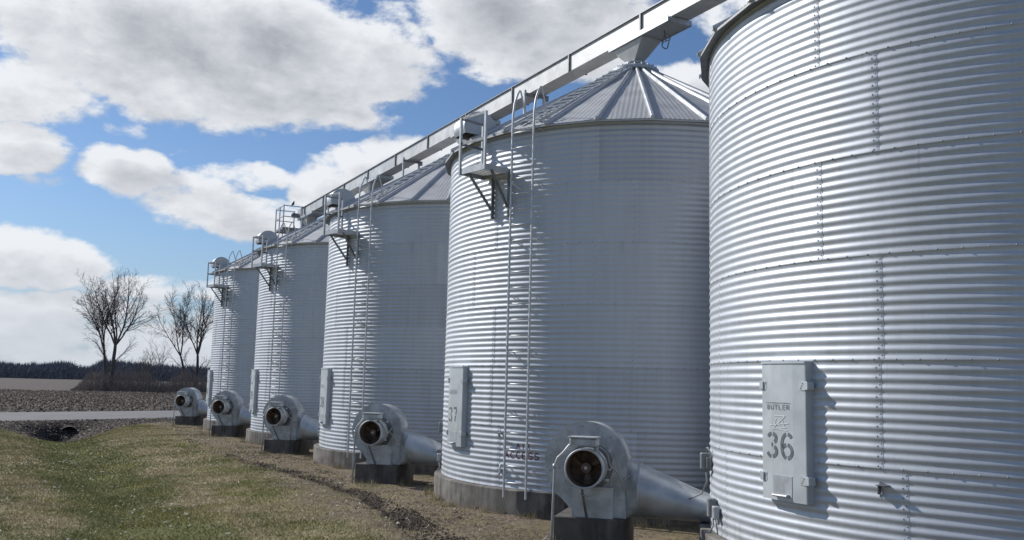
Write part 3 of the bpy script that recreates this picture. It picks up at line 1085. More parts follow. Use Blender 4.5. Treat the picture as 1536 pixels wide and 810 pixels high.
def make_platform(parent):
    th = PLC
    hw, r0, r1, z = 0.365, R + 0.03, R + 0.64, 5.93
    mb = MB()
    # open mesh floor with a deep rim
    mb.bar(P(th, -hw, r1, z), P(th, hw, r1, z), 0.012, 0.115)
    mb.bar(P(th, -hw, r0, z), P(th, -hw, r1 - .007, z), 0.012, 0.115)
    mb.bar(P(th, hw, r0, z), P(th, hw, r1 - .007, z), 0.012, 0.115)
    mb.bar(P(th, -hw + .007, r0, z), P(th, hw - .007, r0, z), 0.012, 0.115)
    for i in range(19):
        r_ = r0 + 0.03 + i * (r1 - r0 - 0.06) / 18
        mb.bar(P(th, -hw + 0.006, r_, z + 0.03), P(th, hw - 0.006, r_, z + 0.03), 0.008, 0.04)
    for i in range(7):
        t_ = -hw + 0.05 + i * (2 * hw - 0.1) / 6
        mb.bar(P(th, t_, r0 + 0.01, z + 0.006), P(th, t_, r1 - 0.01, z + 0.006), 0.02, 0.006)
    pf = mb.build('platform', M['galv'], parent)
    for (t_, r_) in ((-hw, r1), (hw, r1), (-hw, r0 + 0.05)):
        mb = MB()
        mb.bar(P(th, t_, r_, z - 0.06), P(th, t_, r_, z + 1.07), 0.045, 0.045, up=tuple(P(th, 0, 1, 0)))
        mb.build('post', M['galv'], pf)
    for zz in (z + 0.55, z + 1.05):
        mb = MB()
        mb.bar(P(th, -hw, r1, zz), P(th, hw, r1, zz), 0.012, 0.05)
        mb.bar(P(th, -hw, r0 + 0.05, zz), P(th, -hw, r1, zz), 0.012, 0.05)
        mb.build('guard_rail', M['steel_dark'], pf)
    for ang in (-166.7, -160.4):
        # slotted wall bracket and its brace
        mb = MB()
        r_ = R + 0.030
        for k in range(16):
            za = 5.90 - k * 0.055
            mb.bar(P(ang, -0.025, r_, za), P(ang, 0.025, r_, za), 0.012, 0.022)
        mb.bar(P(ang, -0.028, r_, 5.06), P(ang, -0.028, r_, 5.92), 0.014, 0.012, up=tuple(P(ang, 0, 1, 0)))
        mb.bar(P(ang, 0.028, r_, 5.06), P(ang, 0.028, r_, 5.92), 0.014, 0.012, up=tuple(P(ang, 0, 1, 0)))
        mb.bar(P(ang, 0.04, R + 0.045, 5.06), P(ang, 0.04, R + 0.045, 5.92), 0.008, 0.07, up=tuple(P(ang, 0, 1, 0)))
        mb.build('bracket', M['steel_dark'], pf)
        mb = MB()
        mb.bar(P(ang, 0, R + 0.05, 5.24), P(ang, -0.12 if ang < -163 else 0.0, R + 0.52, 5.88), 0.04, 0.045)
        mb.build('brace', M['steel_dark'], pf)
    return pf


def make_vent(parent):
    th = -179.2
    rc, zc = 4.02, roof_z(4.02) + 0.20
    rad_ = 0.37
    mb = MB()
    prof = []
    for a in np.linspace(rad(-28), rad(205), 22):
        prof.append((cos(a) * rad_, sin(a) * rad_ * 0.92))
    inner = [(x * 0.95, y * 0.95) for x, y in prof]
    # hood skin: seen from the end it is a rounded D, open towards the ground outside the eave
    hw = 0.25
    n = len(prof)
    rings = []
    for t_ in (-hw, hw):
        rings.append([P(th, t_, rc - x, zc + y) for x, y in prof])
    mb.loft(rings, cap=False, closed=False)
    for t_ in (-hw, hw):
        mb.add([P(th, t_, rc - x, zc + y) for x, y in prof], [tuple(range(n)) if t_ > 0 else tuple(range(n))[::-1]])
        mb.add([P(th, t_ * 0.93, rc - x, zc + y) for x, y in inner], [tuple(range(n)) if t_ > 0 else tuple(range(n))[::-1]])
    v = mb.build('roof_vent', M['galv'], parent, smooth=True, angle=40)
    mb = MB()
    e = P(th, 0, 1, 0); 
    mb.add([P(th, -hw * .9, rc + 0.32, zc - 0.17), P(th, hw * .9, rc + 0.32, zc - 0.17), P(th, hw * .9, rc - 0.28, zc - 0.06), P(th, -hw * .9, rc - 0.28, zc - 0.06)], [(0, 1, 2, 3)])
    mb.build('vent_opening_shade', M['dark'], v)  # black sheet painted as the shade inside the open hood
    mb = MB()
    mb.prism([(-.22, -.2), (.22, -.2), (.22, .2), (-.22, .2)], lambda x, y, d: P(th, x, rc - 0.14 + y, roof_z(rc - 0.14 + y) + d), -0.02, 0.20)
    mb.build('vent_curb', M['galv'], v)
    return v


# ---------------------------------------------------------------- stencil figures and letters
def arc(cx, cy, rx, ry, a0, a1, n=12):
    return [(cx + rx * cos(rad(a)), cy + ry * sin(rad(a))) for a in np.linspace(a0, a1, n)]


FIG = {
    '3': [arc(.47, .76, .33, .17, 165, 100, 6), arc(.47, .76, .33, .17, 78, -55, 12), arc(.45, .27, .38, .20, 60, -78, 12), arc(.45, .27, .38, .20, -100, -165, 6), [(.42, .52), (.52, .52)]],
    '6': [arc(.5, .72, .38, .23, 22, 78, 7), arc(.5, .5, .40, .45, 100, 258, 16), arc(.5, .30, .39, .25, -80, 82, 12), arc(.5, .30, .39, .25, 100, 150, 5)],
    '7': [[(.12, .93), (.84, .93)], [(.82, .84), (.62, .50)], [(.58, .42), (.42, .05)]],
    '8': [arc(.5, .73, .30, .20, 100, 260, 10), arc(.5, .73, .30, .20, -80, 80, 10), arc(.5, .27, .37, .22, 100, 260, 10), arc(.5, .27, .37, .22, -80, 80, 10)],
    '9': [arc(.5, .28, .38, .23, 202, 258, 7), arc(.5, .5, .40, .45, -80, 78, 16), arc(.5, .70, .39, .25, 100, 262, 12), arc(.5, .70, .39, .25, -80, -30, 5)],
    '4': [[(.62, .95), (.12, .38)], [(.12, .30), (.55, .30)], [(.66, .92), (.66, .38)], [(.66, .24), (.66, .05)], [(.76, .30), (.9, .30)]],
    '0': [arc(.5, .5, .36, .44, 100, 260, 16), arc(.5, .5, .36, .44, -80, 80, 16)],
    'A': [[(.05, 0), (.5, 1)], [(.5, 1), (.95, 0)], [(.22, .35), (.78, .35)]],
    'I': [[(.5, 0), (.5, 1)]],
    'R': [[(.1, 0), (.1, 1)], [(.1, 1), (.7, 1), (.85, .78), (.7, .52), (.1, .52)], [(.5, .5), (.9, 0)]],
    'C': [arc(.55, .5, .42, .5, 45, 315, 14)],
    'E': [[(.85, 1), (.12, 1)], [(.12, 1), (.12, 0)], [(.12, 0), (.85, 0)], [(.12, .52), (.7, .52)]],
    'S': [arc(.5, .74, .36, .25, 20, 250, 11), arc(.5, .26, .38, .25, 90, -160, 11)],
    'B': [[(.1, 0), (.1, 1)], [(.1, 1), (.7, .95), (.75, .6), (.1, .52)], [(.1, .52), (.85, .45), (.85, .08), (.1, 0)]],
    'U': [[(.12, 1), (.12, .25)], arc(.5, .28, .38, .28, 180, 360, 9), [(.88, .25), (.88, 1)]],
    'T': [[(0, 1), (1, 1)], [(.5, 1), (.5, 0)]],
    'L': [[(.12, 1), (.12, 0)], [(.12, 0), (.85, 0)]],
}


def stroke(mb, pts, w, fn, seg=0.02):
    """ribbon along pts, both sides w/2, mapped on a surface with fn(x, y)"""
    out = []
    for i in range(len(pts) - 1):
        (x0, y0), (x1, y1) = pts[i], pts[i + 1]
        n = max(1, int(hypot(x1 - x0, y1 - y0) / seg))
        for k in range(n):
            out.append((x0 + (x1 - x0) * k / n, y0 + (y1 - y0) * k / n))
    out.append(pts[-1])
    L_, R_ = [], []
    for i, (x, y) in enumerate(out):
        a = out[max(0, i - 1)]; b_ = out[min(len(out) - 1, i + 1)]
        dx, dy = b_[0] - a[0], b_[1] - a[1]
        l = hypot(dx, dy) or 1
        nx, ny = -dy / l * w / 2, dx / l * w / 2
        L_.append((x + nx, y + ny)); R_.append((x - nx, y - ny))
    n = len(out)
    vs = [fn(*p) for p in L_] + [fn(*p) for p in R_]
    mb.add(vs, [(i, i + 1, n + i + 1, n + i) for i in range(n - 1)])


def write(mb, text, x, y, w, h, gap, sw, fn, seg=0.02):
    for ch in text:
        if ch != ' ':
            for s in FIG[ch]:
                stroke(mb, [(x + px * w, y + py * h) for px, py in s], sw, fn, seg)
        x += w + gap


DOOR = 178.4


def door_r(t):
    a = abs(t)
    return R + (0.108 if a < 0.17 else 0.108 - 0.022 * (a - 0.17) / 0.225)


def make_door(parent, number, detailed=False):
    th = DOOR
    z0, z1 = 0.655, 2.205
    mb = MB()
    prof = [(-0.352, R - 0.03), (-0.352, R + 0.086), (-0.342, R + 0.090), (-0.17, R + 0.108), (0.17, R + 0.108), (0.342, R + 0.090), (0.352, R + 0.086), (0.352, R - 0.03)]
    mb.loft([[P(th, t_, r_, z_) for t_, r_ in prof] for z_ in (z0, z1)], cap=True, closed=True)
    # rain lip on top and a drip edge below
    mb.loft([[P(th, t_ * 1.01, r_ + (0.012 if r_ > R else 0), z_) for t_, r_ in prof] for z_ in (z1 - 0.012, z1 + 0.012)], cap=True)
    d = mb.build('door', M['door'], parent)
    for zz in (z1 - 0.26, z0 + 0.25):
        for s in (-1, 1):
            mb = MB()
            mb.box(P(th, s * 0.322, R + 0.097, zz), (0.008, 0.12, 0.10), frame(th))
            mb.box(P(th, s * (0.380 if s > 0 else 0.338), R + 0.066, zz), (0.10, 0.055, 0.085), frame(th))
            for dy in (-.025, .0, .025):
                mb.box(P(th, s * 0.302 + dy * .6, R + 0.104, zz + dy), (0.010, 0.012, 0.012), frame(th), mi=1)
            mb.build('hinge', [M['door'], M['bolt']], d)
    mb = MB()
    mb.box(P(th, 0.0, R + 0.110, z0 + 0.16), (0.006, 0.30, 0.24), frame(th))
    mb.build('latch_plate', M['galv'], d)
    mb = MB()
    mb.tube([P(th, -0.13, R + 0.143, z0 + 0.055), P(th, 0.10, R + 0.143, z0 + 0.06)], 0.014, 8)
    mb.box(P(th, 0.09, R + 0.128, z0 + 0.06), (0.035, 0.03, 0.03), frame(th))
    mb.box(P(th, -0.10, R + 0.128, z0 + 0.057), (0.035, 0.03, 0.03), frame(th))
    mb.build('handle', M['galv'], d, smooth=True, angle=40)
    fn = lambda x, y: P(th, x, door_r(x) + 0.0035, y)
    for i_, ch in enumerate(number):
        mb = MB()
        write(mb, ch, -0.265 + i_ * 0.235, 1.115, 0.205, 0.30, 0.03, 0.044, fn)
        mb.build('digit', M['black_ink'], d)
    mb = MB()
    write(mb, 'BUTLER', -0.25, 1.672, 0.050, 0.050, 0.014, 0.012, fn)
    stroke(mb, [(-0.275, 1.745), (0.135, 1.745)], 0.010, fn)
    mb.build('maker_plate', M['faded_ink'], d)
    if detailed:
        mb = MB()
        for a_, b_ in (((-.13, 1.60), (.05, 1.60)), ((.05, 1.60), (-.16, 1.45)), ((-.20, 1.49), (.10, 1.52)), ((-.16, 1.45), (.06, 1.47)),
                       ((-.05, 1.445), (.08, 1.44)), ((.0, 1.56), (.03, 1.49)), ((-.1, 1.57), (-.12, 1.5))):
            stroke(mb, [a_, b_], 0.011, lambda x, y: P(th, x, door_r(x) + 0.0045, y))
        mb.build('worn_decal', M['pale_ink'], d)
    return d


def make_boxes(parent):
    """switch box and junction box near the duct, with their conduit"""
    mb = MB()
    th = 145.5
    mb.box(P(th, 0, R + 0.085, 0.90), (0.13, 0.17, 0.22), frame(th), bev=0.012)
    mb.box(P(th, 0.11, R + 0.05, 0.88), (0.06, 0.05, 0.15), frame(th), bev=0.006)
    b1 = mb.build('switch_box', M['box'], parent)
    mb = MB()
    mb.tube([P(th, 0.03, R + 0.06, 1.0), P(th, 0.05, R + 0.07, 1.08), P(th, 0.12, R + 0.06, 1.09), P(th, 0.16, R + 0.03, 1.02), P(th, 0.17, R + 0.025, 0.78)], 0.010, 6)
    mb.tube([P(th, -0.02, R + 0.07, 0.79), P(th, -0.03, R + 0.06, 0.62), P(th, -0.14, R + 0.12, 0.44), P(th, -0.32, R + 0.28, 0.34)], 0.010, 6)
    mb.build('conduit', M['wire'], b1, smooth=True)
    mb = MB()
    th = 152.0
    mb.box(P(th, 0, R + 0.07, 0.33), (0.11, 0.12, 0.24), frame(th), bev=0.01)
    mb.box(P(th, 0.17, R + 0.055, 0.29), (0.08, 0.12, 0.16), frame(th), bev=0.01, mi=1)
    b2 = mb.build('junction_box', [M['box'], M['galv']], parent)
    mb = MB()
    mb.tube([P(th, 0.06, R + 0.05, 0.30), P(th, 0.12, R + 0.08, 0.26), P(th, 0.2, R + 0.06, 0.18), P(th, 0.22, R + 0.04, 0.02)], 0.009, 6)
    mb.tube([P(th, 0.0, R + 0.05, 0.20), P(th, -0.02, R + 0.05, 0.08), P(th, -0.02, R + 0.1, 0.01)], 0.010, 6)
    mb.build('conduit', M['wire'], b2, smooth=True)


def make_access_text(parent):
    mb = MB()
    def fn(x, y):
        a = rad(-159.9) + x / R
        r_ = R + AMP * cos(2 * pi * y / PITCH) + 0.0035
        return Vector((cos(a) * r_, sin(a) * r_, y))
    write(mb, 'ACCESS', 0.0, 0.545, 0.105, 0.115, 0.030, 0.020, fn, 0.01)
    write(mb, 'AIR', 0.28, 0.72, 0.085, 0.10, 0.025, 0.016, fn, 0.01)
    return mb.build('wall_lettering', M['red_ink'], parent)


def make_spout(parent):
    mb = MB()
    th = -158.5
    mb.tube([P(th - 3, 0, R + 0.02, 0.92), P(th - 3, 0, R + 0.06, 0.98), P(th - 2.2, 0, R + 0.07, 1.0), P(th - 1.4, 0, R + 0.05, 0.95), P(th - 0.9, 0, R + 0.03, 0.80)], 0.013, 6)
    mb.build('bent_conduit', M['steel_dark'], parent, smooth=True)
    mb = MB()
    mb.tube([P(-160.9, 0, R + 0.02, 0.42), P(-160.9, 0, R + 0.05, 0.36), P(-160.5, 0, R + 0.06, 0.28), P(-161.2, 0, R + 0.04, 0.22)], 0.018, 6)
    mb.box(P(-160.9, 0, R + 0.03, 0.30), (0.05, 0.07, 0.07), frame(-161))
    mb.build('tap', M['galv'], parent, smooth=True, angle=40)


BIN_LABELS = {
    36: 'huge nearest corrugated steel grain bin cut off by the picture edge, 36 on its door',
    37: 'corrugated steel grain bin with 37 on its door and a full cone roof in view',
    38: 'corrugated steel grain bin with 38 on its door, third one back in the row',
    39: 'corrugated steel grain bin second from the far end of the row',
    40: 'farthest and smallest looking corrugated grain bin, beside the bare trees',
}
bins = {}


def copy_tree(o, parent=None, skip=()):
    c = o.copy()
    COL.objects.link(c)
    if parent is not None:
        c.parent = parent
    for ch in KIDS.get(o.name, ()):
        if ch.name.split('.')[0] in skip:
            continue
        copy_tree(ch, c)
    return c


GROUP_BINS = 'grain bins standing in one row'
root = empty('grain_bin', (0, 0, 0))
make_wall(root)
make_foundation(root)
make_roof(root)
make_collar(root)
make_ladder(root)
make_roof_ladder(root)
make_platform(root)
make_vent(root)
make_boxes(root)
KIDS = {}
for o in bpy.data.objects:
    if o.parent is not None:
        KIDS.setdefault(o.parent.name, []).append(o)
bins[37] = root
for n in (38, 39, 40):
    bins[n] = copy_tree(root)
bins[36] = copy_tree(root, skip=('ladder', 'roof_ladder', 'platform', 'roof_vent'))
for n, r_ in bins.items():
    r_.location = (0, (n - 37) * PITCHROW, 0)
    tag(r_, BIN_LABELS[n], 'grain bin', GROUP_BINS)
    make_door(r_, str(n), n == 36)
make_access_text(bins[37])
make_spout(bins[37])
# little sampling flap on the nearest bin
mb = MB()
th_ = -165.6
mb.prism([(0, 0.10), (0.0, -0.06), (0.02, 0.06), (0.11, 0.06)], lambda x, y, d: P(th_, x, R + 0.0 + d, 0.88 + y), 0.0, 0.014)
mb.box(P(th_, 0.05, R + 0.045, 0.945), (0.09, 0.11, 0.008), frame(th_))
mb.box(P(th_, 0.005, R + 0.03, 0.90), (0.06, 0.01, 0.10), frame(th_))
mb.build('sampling_flap', M['steel_dark'], bins[36])

# ================================================================== aeration fans
AX = Vector((-0.68, -0.733, 0)).normalized()       # the way the inlet points
UX = Vector((0.733, -0.68, 0)).normalized()        # towards the bin the duct feeds
FO = Vector((-4.44, 3.85, 0))


def FP(u, a, z): return UX * u + AX * a + Vector((0, 0, z))


def make_fan():
    root = empty('aeration_fan', (0, 0, 0))
    zc = 0.755; uc = -0.07; rr = 0.615
    # scroll housing
    out = []
    for a in np.linspace(90, 235, 30):
        k = 1.0 + 0.0 * a
        out.append((uc + rr * k * cos(rad(a)), zc + rr * k * sin(rad(a))))
    out += [(-0.24, 0.06), (-0.18, 0.0), (0.52, 0.0), (0.52, 0.62), (0.525, 0.80)]
    for a in np.linspace(8, 86, 14):
        out.append((uc + rr * cos(rad(a)), zc + rr * sin(rad(a))))
    f0, f1 = -0.12, -0.56
    fn = lambda x, y, d: FP(x, d, y)
    mb = MB()
    mb.prism(out, fn, f0, f1)
    # seam flange round the front edge
    out2 = [(uc + (x - uc) * 1.018, zc + (y - zc) * 1.018 if y > 0.05 else y) for x, y in out]
    mb.prism(out2, fn, f0 + 0.012, f0 - 0.004)
    mb.prism(out2, fn, f1 + 0.004, f1 - 0.012)
    for a in range(0, 360, 24):
        if 200 < a < 330: continue
        mb.box(FP(uc + 0.55 * cos(rad(a)), f0 + 0.014, zc + 0.55 * sin(rad(a))), (0.02, 0.02, 0.02), mi=1)
    for a in range(10, 360, 30):
        mb.box(FP(uc + 0.40 * cos(rad(a)), f0 + 0.010, zc + 0.40 * sin(rad(a))), (0.018, 0.018, 0.018), mi=1)
    hs = mb.build('housing', [M['fan'], M['bolt']], root, smooth=True, angle=30)
    # stand plate in front
    mb = MB()
    mb.box(FP(0.05, -0.045, 0.22), (0.60, 0.10, 0.44), Matrix((( UX.x, AX.x, 0), (UX.y, AX.y, 0), (0, 0, 1))).to_4x4())
    mb.box(FP(0.40, -0.11, 0.30), (0.22, 0.03, 0.58), Matrix((( UX.x, AX.x, 0), (UX.y, AX.y, 0), (0, 0, 1))).to_4x4())
    mb.build('stand', M['fan'], root)
    # inlet barrel
    ui = 0.0; zi = 0.735
    n = 40
    def ring(r_, a_): return [FP(ui + r_ * cos(2 * pi * k / n), a_, zi + r_ * sin(2 * pi * k / n)) for k in range(n)]
    mb = MB()
    mb.loft([ring(0.335, -0.125), ring(0.335, -0.10), ring(0.24, -0.095), ring(0.24, 0.06)], cap=False)
    mb.build('throat', M['steel_dark'], root, smooth=True, angle=40)
    mb = MB()
    mb.loft([ring(0.235, 0.05), ring(0.278, 0.05), ring(0.280, 0.10), ring(0.270, 0.11), ring(0.270, 0.36), ring(0.284, 0.37), ring(0.286, 0.44), ring(0.276, 0.45), ring(0.258, 0.445), ring(0.254, 0.05)], cap=False)
    br = mb.build('inlet_barrel', M['fan'], root, smooth=True, angle=40)
    mb = MB()
    mb.loft([ring(0.2535, 0.438), ring(0.2535, 0.06)], cap=False)
    mb.add([p_ for p_ in ring(0.253, 0.07)], [tuple(range(n))])
    mb.build('inlet_bore', M['rustdark'], br, smooth=True)
    mb = MB()
    mb.tube([FP(ui, 0.10, zi), FP(ui, 0.28, zi)], [0.085, 0.075], 14)
    for k in range(3):
        a = rad(20 + 120 * k)
        d = UX * cos(a) + Vector((0, 0, 1)) * sin(a)
        p2 = UX * cos(a + 0.6) + Vector((0, 0, 1)) * sin(a + 0.6)
        c = FP(ui, 0.2, zi)
        mb.add([c + d * 0.06 + AX * 0.03, c + d * 0.25 + AX * 0.05, c + p2 * 0.25 - AX * 0.05, c + p2 * 0.06 - AX * 0.02], [(0, 1, 2, 3)])
    mb.build('impeller', M['rustdark'], br, smooth=True, angle=30)
    mb = MB()
    mb.tube([FP(ui, 0.28, zi), FP(ui, 0.30, zi)], 0.026, 10)
    mb.build('shaft_nut', M['galv'], br)
    FM = Matrix(((UX.x, AX.x, 0), (UX.y, AX.y, 0), (0, 0, 1))).to_4x4()
    # control box on the barrel
    mb = MB()
    mb.box(FP(-0.03, 0.26, zi + 0.365), (0.40, 0.26, 0.12), FM, bev=0.02)
    mb.box(FP(-0.03, 0.27, zi + 0.435), (0.43, 0.30, 0.022), FM, bev=0.006)
    mb.box(FP(0.14, 0.26, zi + 0.30), (0.05, 0.10, 0.10), FM)
    mb.build('control_box', M['fan'], root, smooth=True, angle=30)
    # foot strut under the barrel
    mb = MB()
    mb.bar(FP(-0.03, 0.40, zi - 0.30), FP(-0.03, 0.0, 0.0), 0.035, 0.02)
    mb.build('strut', M['steel_dark'], root)
    # loose cable loops at the right side
    mb = MB()
    def cable(pts, r_=0.008, mi=0):
        P_ = [Vector(p) for p in pts]
        sm = []
        for i in range(len(P_) - 1):
            p0 = P_[max(0, i - 1)]; p1 = P_[i]; p2 = P_[i + 1]; p3 = P_[min(len(P_) - 1, i + 2)]
            for k in range(6):
                t_ = k / 6
                sm.append(0.5 * ((2 * p1) + (-p0 + p2) * t_ + (2 * p0 - 5 * p1 + 4 * p2 - p3) * t_ * t_ + (-p0 + 3 * p1 - 3 * p2 + p3) * t_ ** 3))
        sm.append(P_[-1])
        mb.tube(sm, r_, 5, mi=mi)
    cable([FP(0.16, 0.32, zi + 0.33), FP(0.30, 0.28, zi + 0.22), FP(0.34, 0.22, zi + 0.05), FP(0.42, 0.12, zi - 0.05), FP(0.48, 0.02, zi - 0.18), FP(0.60, -0.1, zi - 0.1), FP(0.68, -.2, zi)], 0.010)
    cable([FP(0.14, 0.34, zi + 0.30), FP(0.28, 0.32, zi + 0.12), FP(0.33, 0.28, zi - 0.02), FP(0.36, 0.15, zi + 0.04), FP(0.34, -0.1, zi + 0.16)], 0.009)
    cable([FP(0.36, -0.08, zi + 0.20), FP(0.44, 0.02, zi - 0.05), FP(0.50, 0.02, zi - 0.32), FP(0.58, -0.05, zi - 0.22), FP(0.60, -0.2, zi + 0.02)], 0.007)
    cable([FP(-0.02, 0.40, zi - 0.30), FP(-0.06, 0.36, zi - 0.36), FP(0.06, 0.36, zi - 0.39), FP(0.16, 0.34, zi - 0.35), FP(0.24, 0.25, zi - 0.30)], 0.008)
    mb.box(FP(0.33, 0.26, zi + 0.25), (0.05, 0.05, 0.05), FM, mi=1)
    mb.box(FP(0.30, 0.30, zi - 0.16), (0.07, 0.04, 0.04), FM, mi=1)
    mb.build('cable', [M['wire'], M['galv']], root, smooth=True)
    mb = MB()
    mb.tube([FP(-0.16, 0.27, zi + 0.35), FP(-0.25, 0.27, zi + 0.31), FP(-0.34, 0.25, zi + 0.20), FP(-0.43, 0.22, zi + 0.12), FP(-0.475, 0.20, zi + 0.0), FP(-0.50, 0.17, 0.1), FP(-0.53, 0.13, -0.6)], 0.020, 8)
    mb.tube([FP(-0.475, 0.20, zi + 0.03), FP(-0.478, 0.20, zi - 0.03)], 0.030, 8)
    mb.build('conduit', M['galv'], root, smooth=True)
    mb = MB()
    mb.tube([FP(-0.53, 0.13, -0.22), FP(-0.60, 0.15, -0.30), FP(-0.68, 0.18, -0.38), FP(-0.80, 0.22, -0.40), FP(-0.90, 0.3, -0.44)], 0.007, 5)
    mb.tube([FP(-0.53, 0.13, -0.28), FP(-0.62, 0.20, -0.32), FP(-0.66, 0.26, -0.44)], 0.007, 5)
    mb.build('ground_wire', M['wire'], root, smooth=True)
    # transition from the square outlet to the duct, then the duct sloping into the bin
    def sect(u, za, zb, hw, sq, n=32):
        pts = []
        zc_ = (za + zb) / 2; hz = (zb - za) / 2
        for k in range(n):
            a = 2 * pi * k / n
            c_, s_ = cos(a), sin(a)
            e = 2 / (2 + sq)
            x = math.copysign(abs(c_) ** e, c_); y = math.copysign(abs(s_) ** e, s_)
            pts.append(FP(u, -0.36 + hw * x, zc_ + hz * y))
        return pts
    mb = MB()
    mb.loft([sect(0.50, 0.0, 0.80, 0.235, 8), sect(0.58, 0.0, 0.81, 0.24, 4), sect(0.64, 0.01, 0.80, 0.32, 0.5), sect(0.70, 0.01, 0.79, 0.36, 0)], cap=True)
    mb.build('transition', M['fan'], root, smooth=True, angle=50)
    mb = MB()
    mb.loft([sect(0.70, -0.01, 0.80, 0.375, 0), sect(0.725, -0.01, 0.80, 0.375, 0), sect(0.73, 0.0, 0.78, 0.36, 0), sect(1.10, 0.0, 0.63, 0.38, 0),
             sect(1.5, 0.0, 0.46, 0.40, 0.3), sect(1.85, 0.0, 0.32, 0.42, 1.5), sect(2.4, 0.0, 0.25, 0.42, 3)], cap=True)
    mb.build('duct', M['duct'], root, smooth=True, angle=50)
    return root


def make_pedestal():
    root = empty('concrete_pedestal', (0, 0, 0))
    FM = Matrix(((UX.x, AX.x, 0), (UX.y, AX.y, 0), (0, 0, 1))).to_4x4()
    mb = MB()
    mb.box(FP(0.0, -0.52, -0.42), (1.04, 1.10, 0.80), FM, bev=0.012)
    mb.build('block', M['concrete_dark'], root)
    return root


FAN_LABELS = {
    36: 'largest looking grey aeration fan in front, its duct sloping into the nearest bin',
    37: 'grey aeration fan whose sloping duct enters the bin marked 37',
    38: 'grey aeration fan whose duct enters the bin marked 38',
    39: 'small distant grey aeration fan, second from the far end of the row',
    40: 'farthest grey aeration fan, nearest the lane and the bare trees',
}
PED_LABELS = {
    36: 'dark concrete pedestal under the nearest aeration fan, cut by the bottom edge',
    37: 'dark stained concrete block under the fan that feeds bin 37',
    38: 'dark concrete block under the fan that feeds bin 38',
    39: 'dark concrete block under the second farthest fan',
    40: 'farthest dark concrete block, under the last fan by the lane',
}
FAN_OFF = {36: (0.02, -0.02), 37: (0, 0), 38: (0, 0), 39: (0, 0), 40: (-0.10, 0)}
fan = make_fan()
ped = make_pedestal()
KIDS = {}
for o in bpy.data.objects:
    if o.parent is not None:
        KIDS.setdefault(o.parent.name, []).append(o)
for n in (36, 37, 38, 39, 40):
    f_ = fan if n == 36 else copy_tree(fan)
    p_ = ped if n == 36 else copy_tree(ped)
    loc = FO + Vector((FAN_OFF[n][0], (n - 37) * PITCHROW + FAN_OFF[n][1], 0))
    f_.location = loc; p_.location = loc
    f_.location.z = -0.018
    tag(f_, FAN_LABELS[n], 'aeration fan', 'aeration fans along the bins')
    tag(p_, PED_LABELS[n], 'concrete block', 'concrete blocks under the fans')

# ================================================================== overhead conveyor
cv = empty('overhead_conveyor', (0, 0, 9.75))
tag(cv, 'long pale steel drag conveyor trough running over the bin roofs', 'conveyor')
CY0, CY1 = -15.0, 27.55
ZB, ZT = 0.0, 0.42
hw = 0.235
mb = MB()
mb.box((0, (CY0 + CY1) / 2, (ZB + ZT) / 2), (2 * hw, CY1 - CY0, ZT - ZB))
mb.build('trough', M['conv'], cv)
mb = MB()
mb.box((0, (CY0 + CY1) / 2, ZT + 0.012), (2 * hw + 0.09, CY1 - CY0, 0.022))
mb.box((0, (CY0 + CY1) / 2, ZT + 0.035), (2 * hw - 0.02, CY1 - CY0, 0.024))
mb.build('cover', M['steel_dark'], cv)
y = -0.55 - 3.05 * 4
while y < CY1:
    for s in (-1, 1):
        mb = MB()
        mb.box((s * (hw + 0.022), y, (ZB + ZT) / 2), (0.042, 0.05, ZT - ZB + 0.012))
        mb.build('joint_flange', M['steel_dark'], cv)
    y += 3.05
for n in (36, 37, 38, 39, 40):
    yc = (n - 37) * PITCHROW
    mb = MB()
    mb.box((0, yc - 0.50, -0.055), (0.60, 2.25, 0.07))
    mb.box((0, yc - 0.50, -0.012), (0.56, 2.25, 0.018))
    mb.box((0.0, yc - 1.60, -0.075), (0.50, 0.12, 0.11))
    mb.box((0.31, yc - 0.50, -0.055), (0.02, 2.25, 0.12))
    mb.box((-0.31, yc - 0.50, -0.055), (0.02, 2.25, 0.12))
    gte = mb.build('slide_gate', M['galv'], cv)
    mb = MB()
    c = Vector((0.02, yc - 1.12, -0.34))
    mb.tube([c + Vector((0.02 * sin(a * 3), cos(a) * 0.13, sin(a) * 0.16)) for a in np.linspace(0, 2 * pi, 25)], 0.014, 6, cap=False)
    mb.bar(c + Vector((0, -0.13, 0)), c + Vector((0, 0.13, 0)), 0.014, 0.014)
    mb.bar(c, c + Vector((0, 0.06, 0.26)), 0.02, 0.02)
    mb.build('handwheel', M['steel_dark'], gte, smooth=True, angle=40)
    mb = MB()
    def rct(hx, y0, y1, z): return [(-hx, yc + y0, z), (hx, yc + y0, z), (hx, yc + y1, z), (-hx, yc + y1, z)]
    mb.loft([rct(0.27, -0.62, 0.55, -0.092), rct(0.27, -0.62, 0.55, -0.13), rct(0.13, -0.15, 0.13, -0.505)], cap=False)
    mb.loft([rct(0.13, -0.15, 0.13, -0.505), rct(0.16, -0.18, 0.16, -0.508), rct(0.16, -0.18, 0.16, -0.522)], cap=False)
    mb.build('hopper', M['conv'], cv)
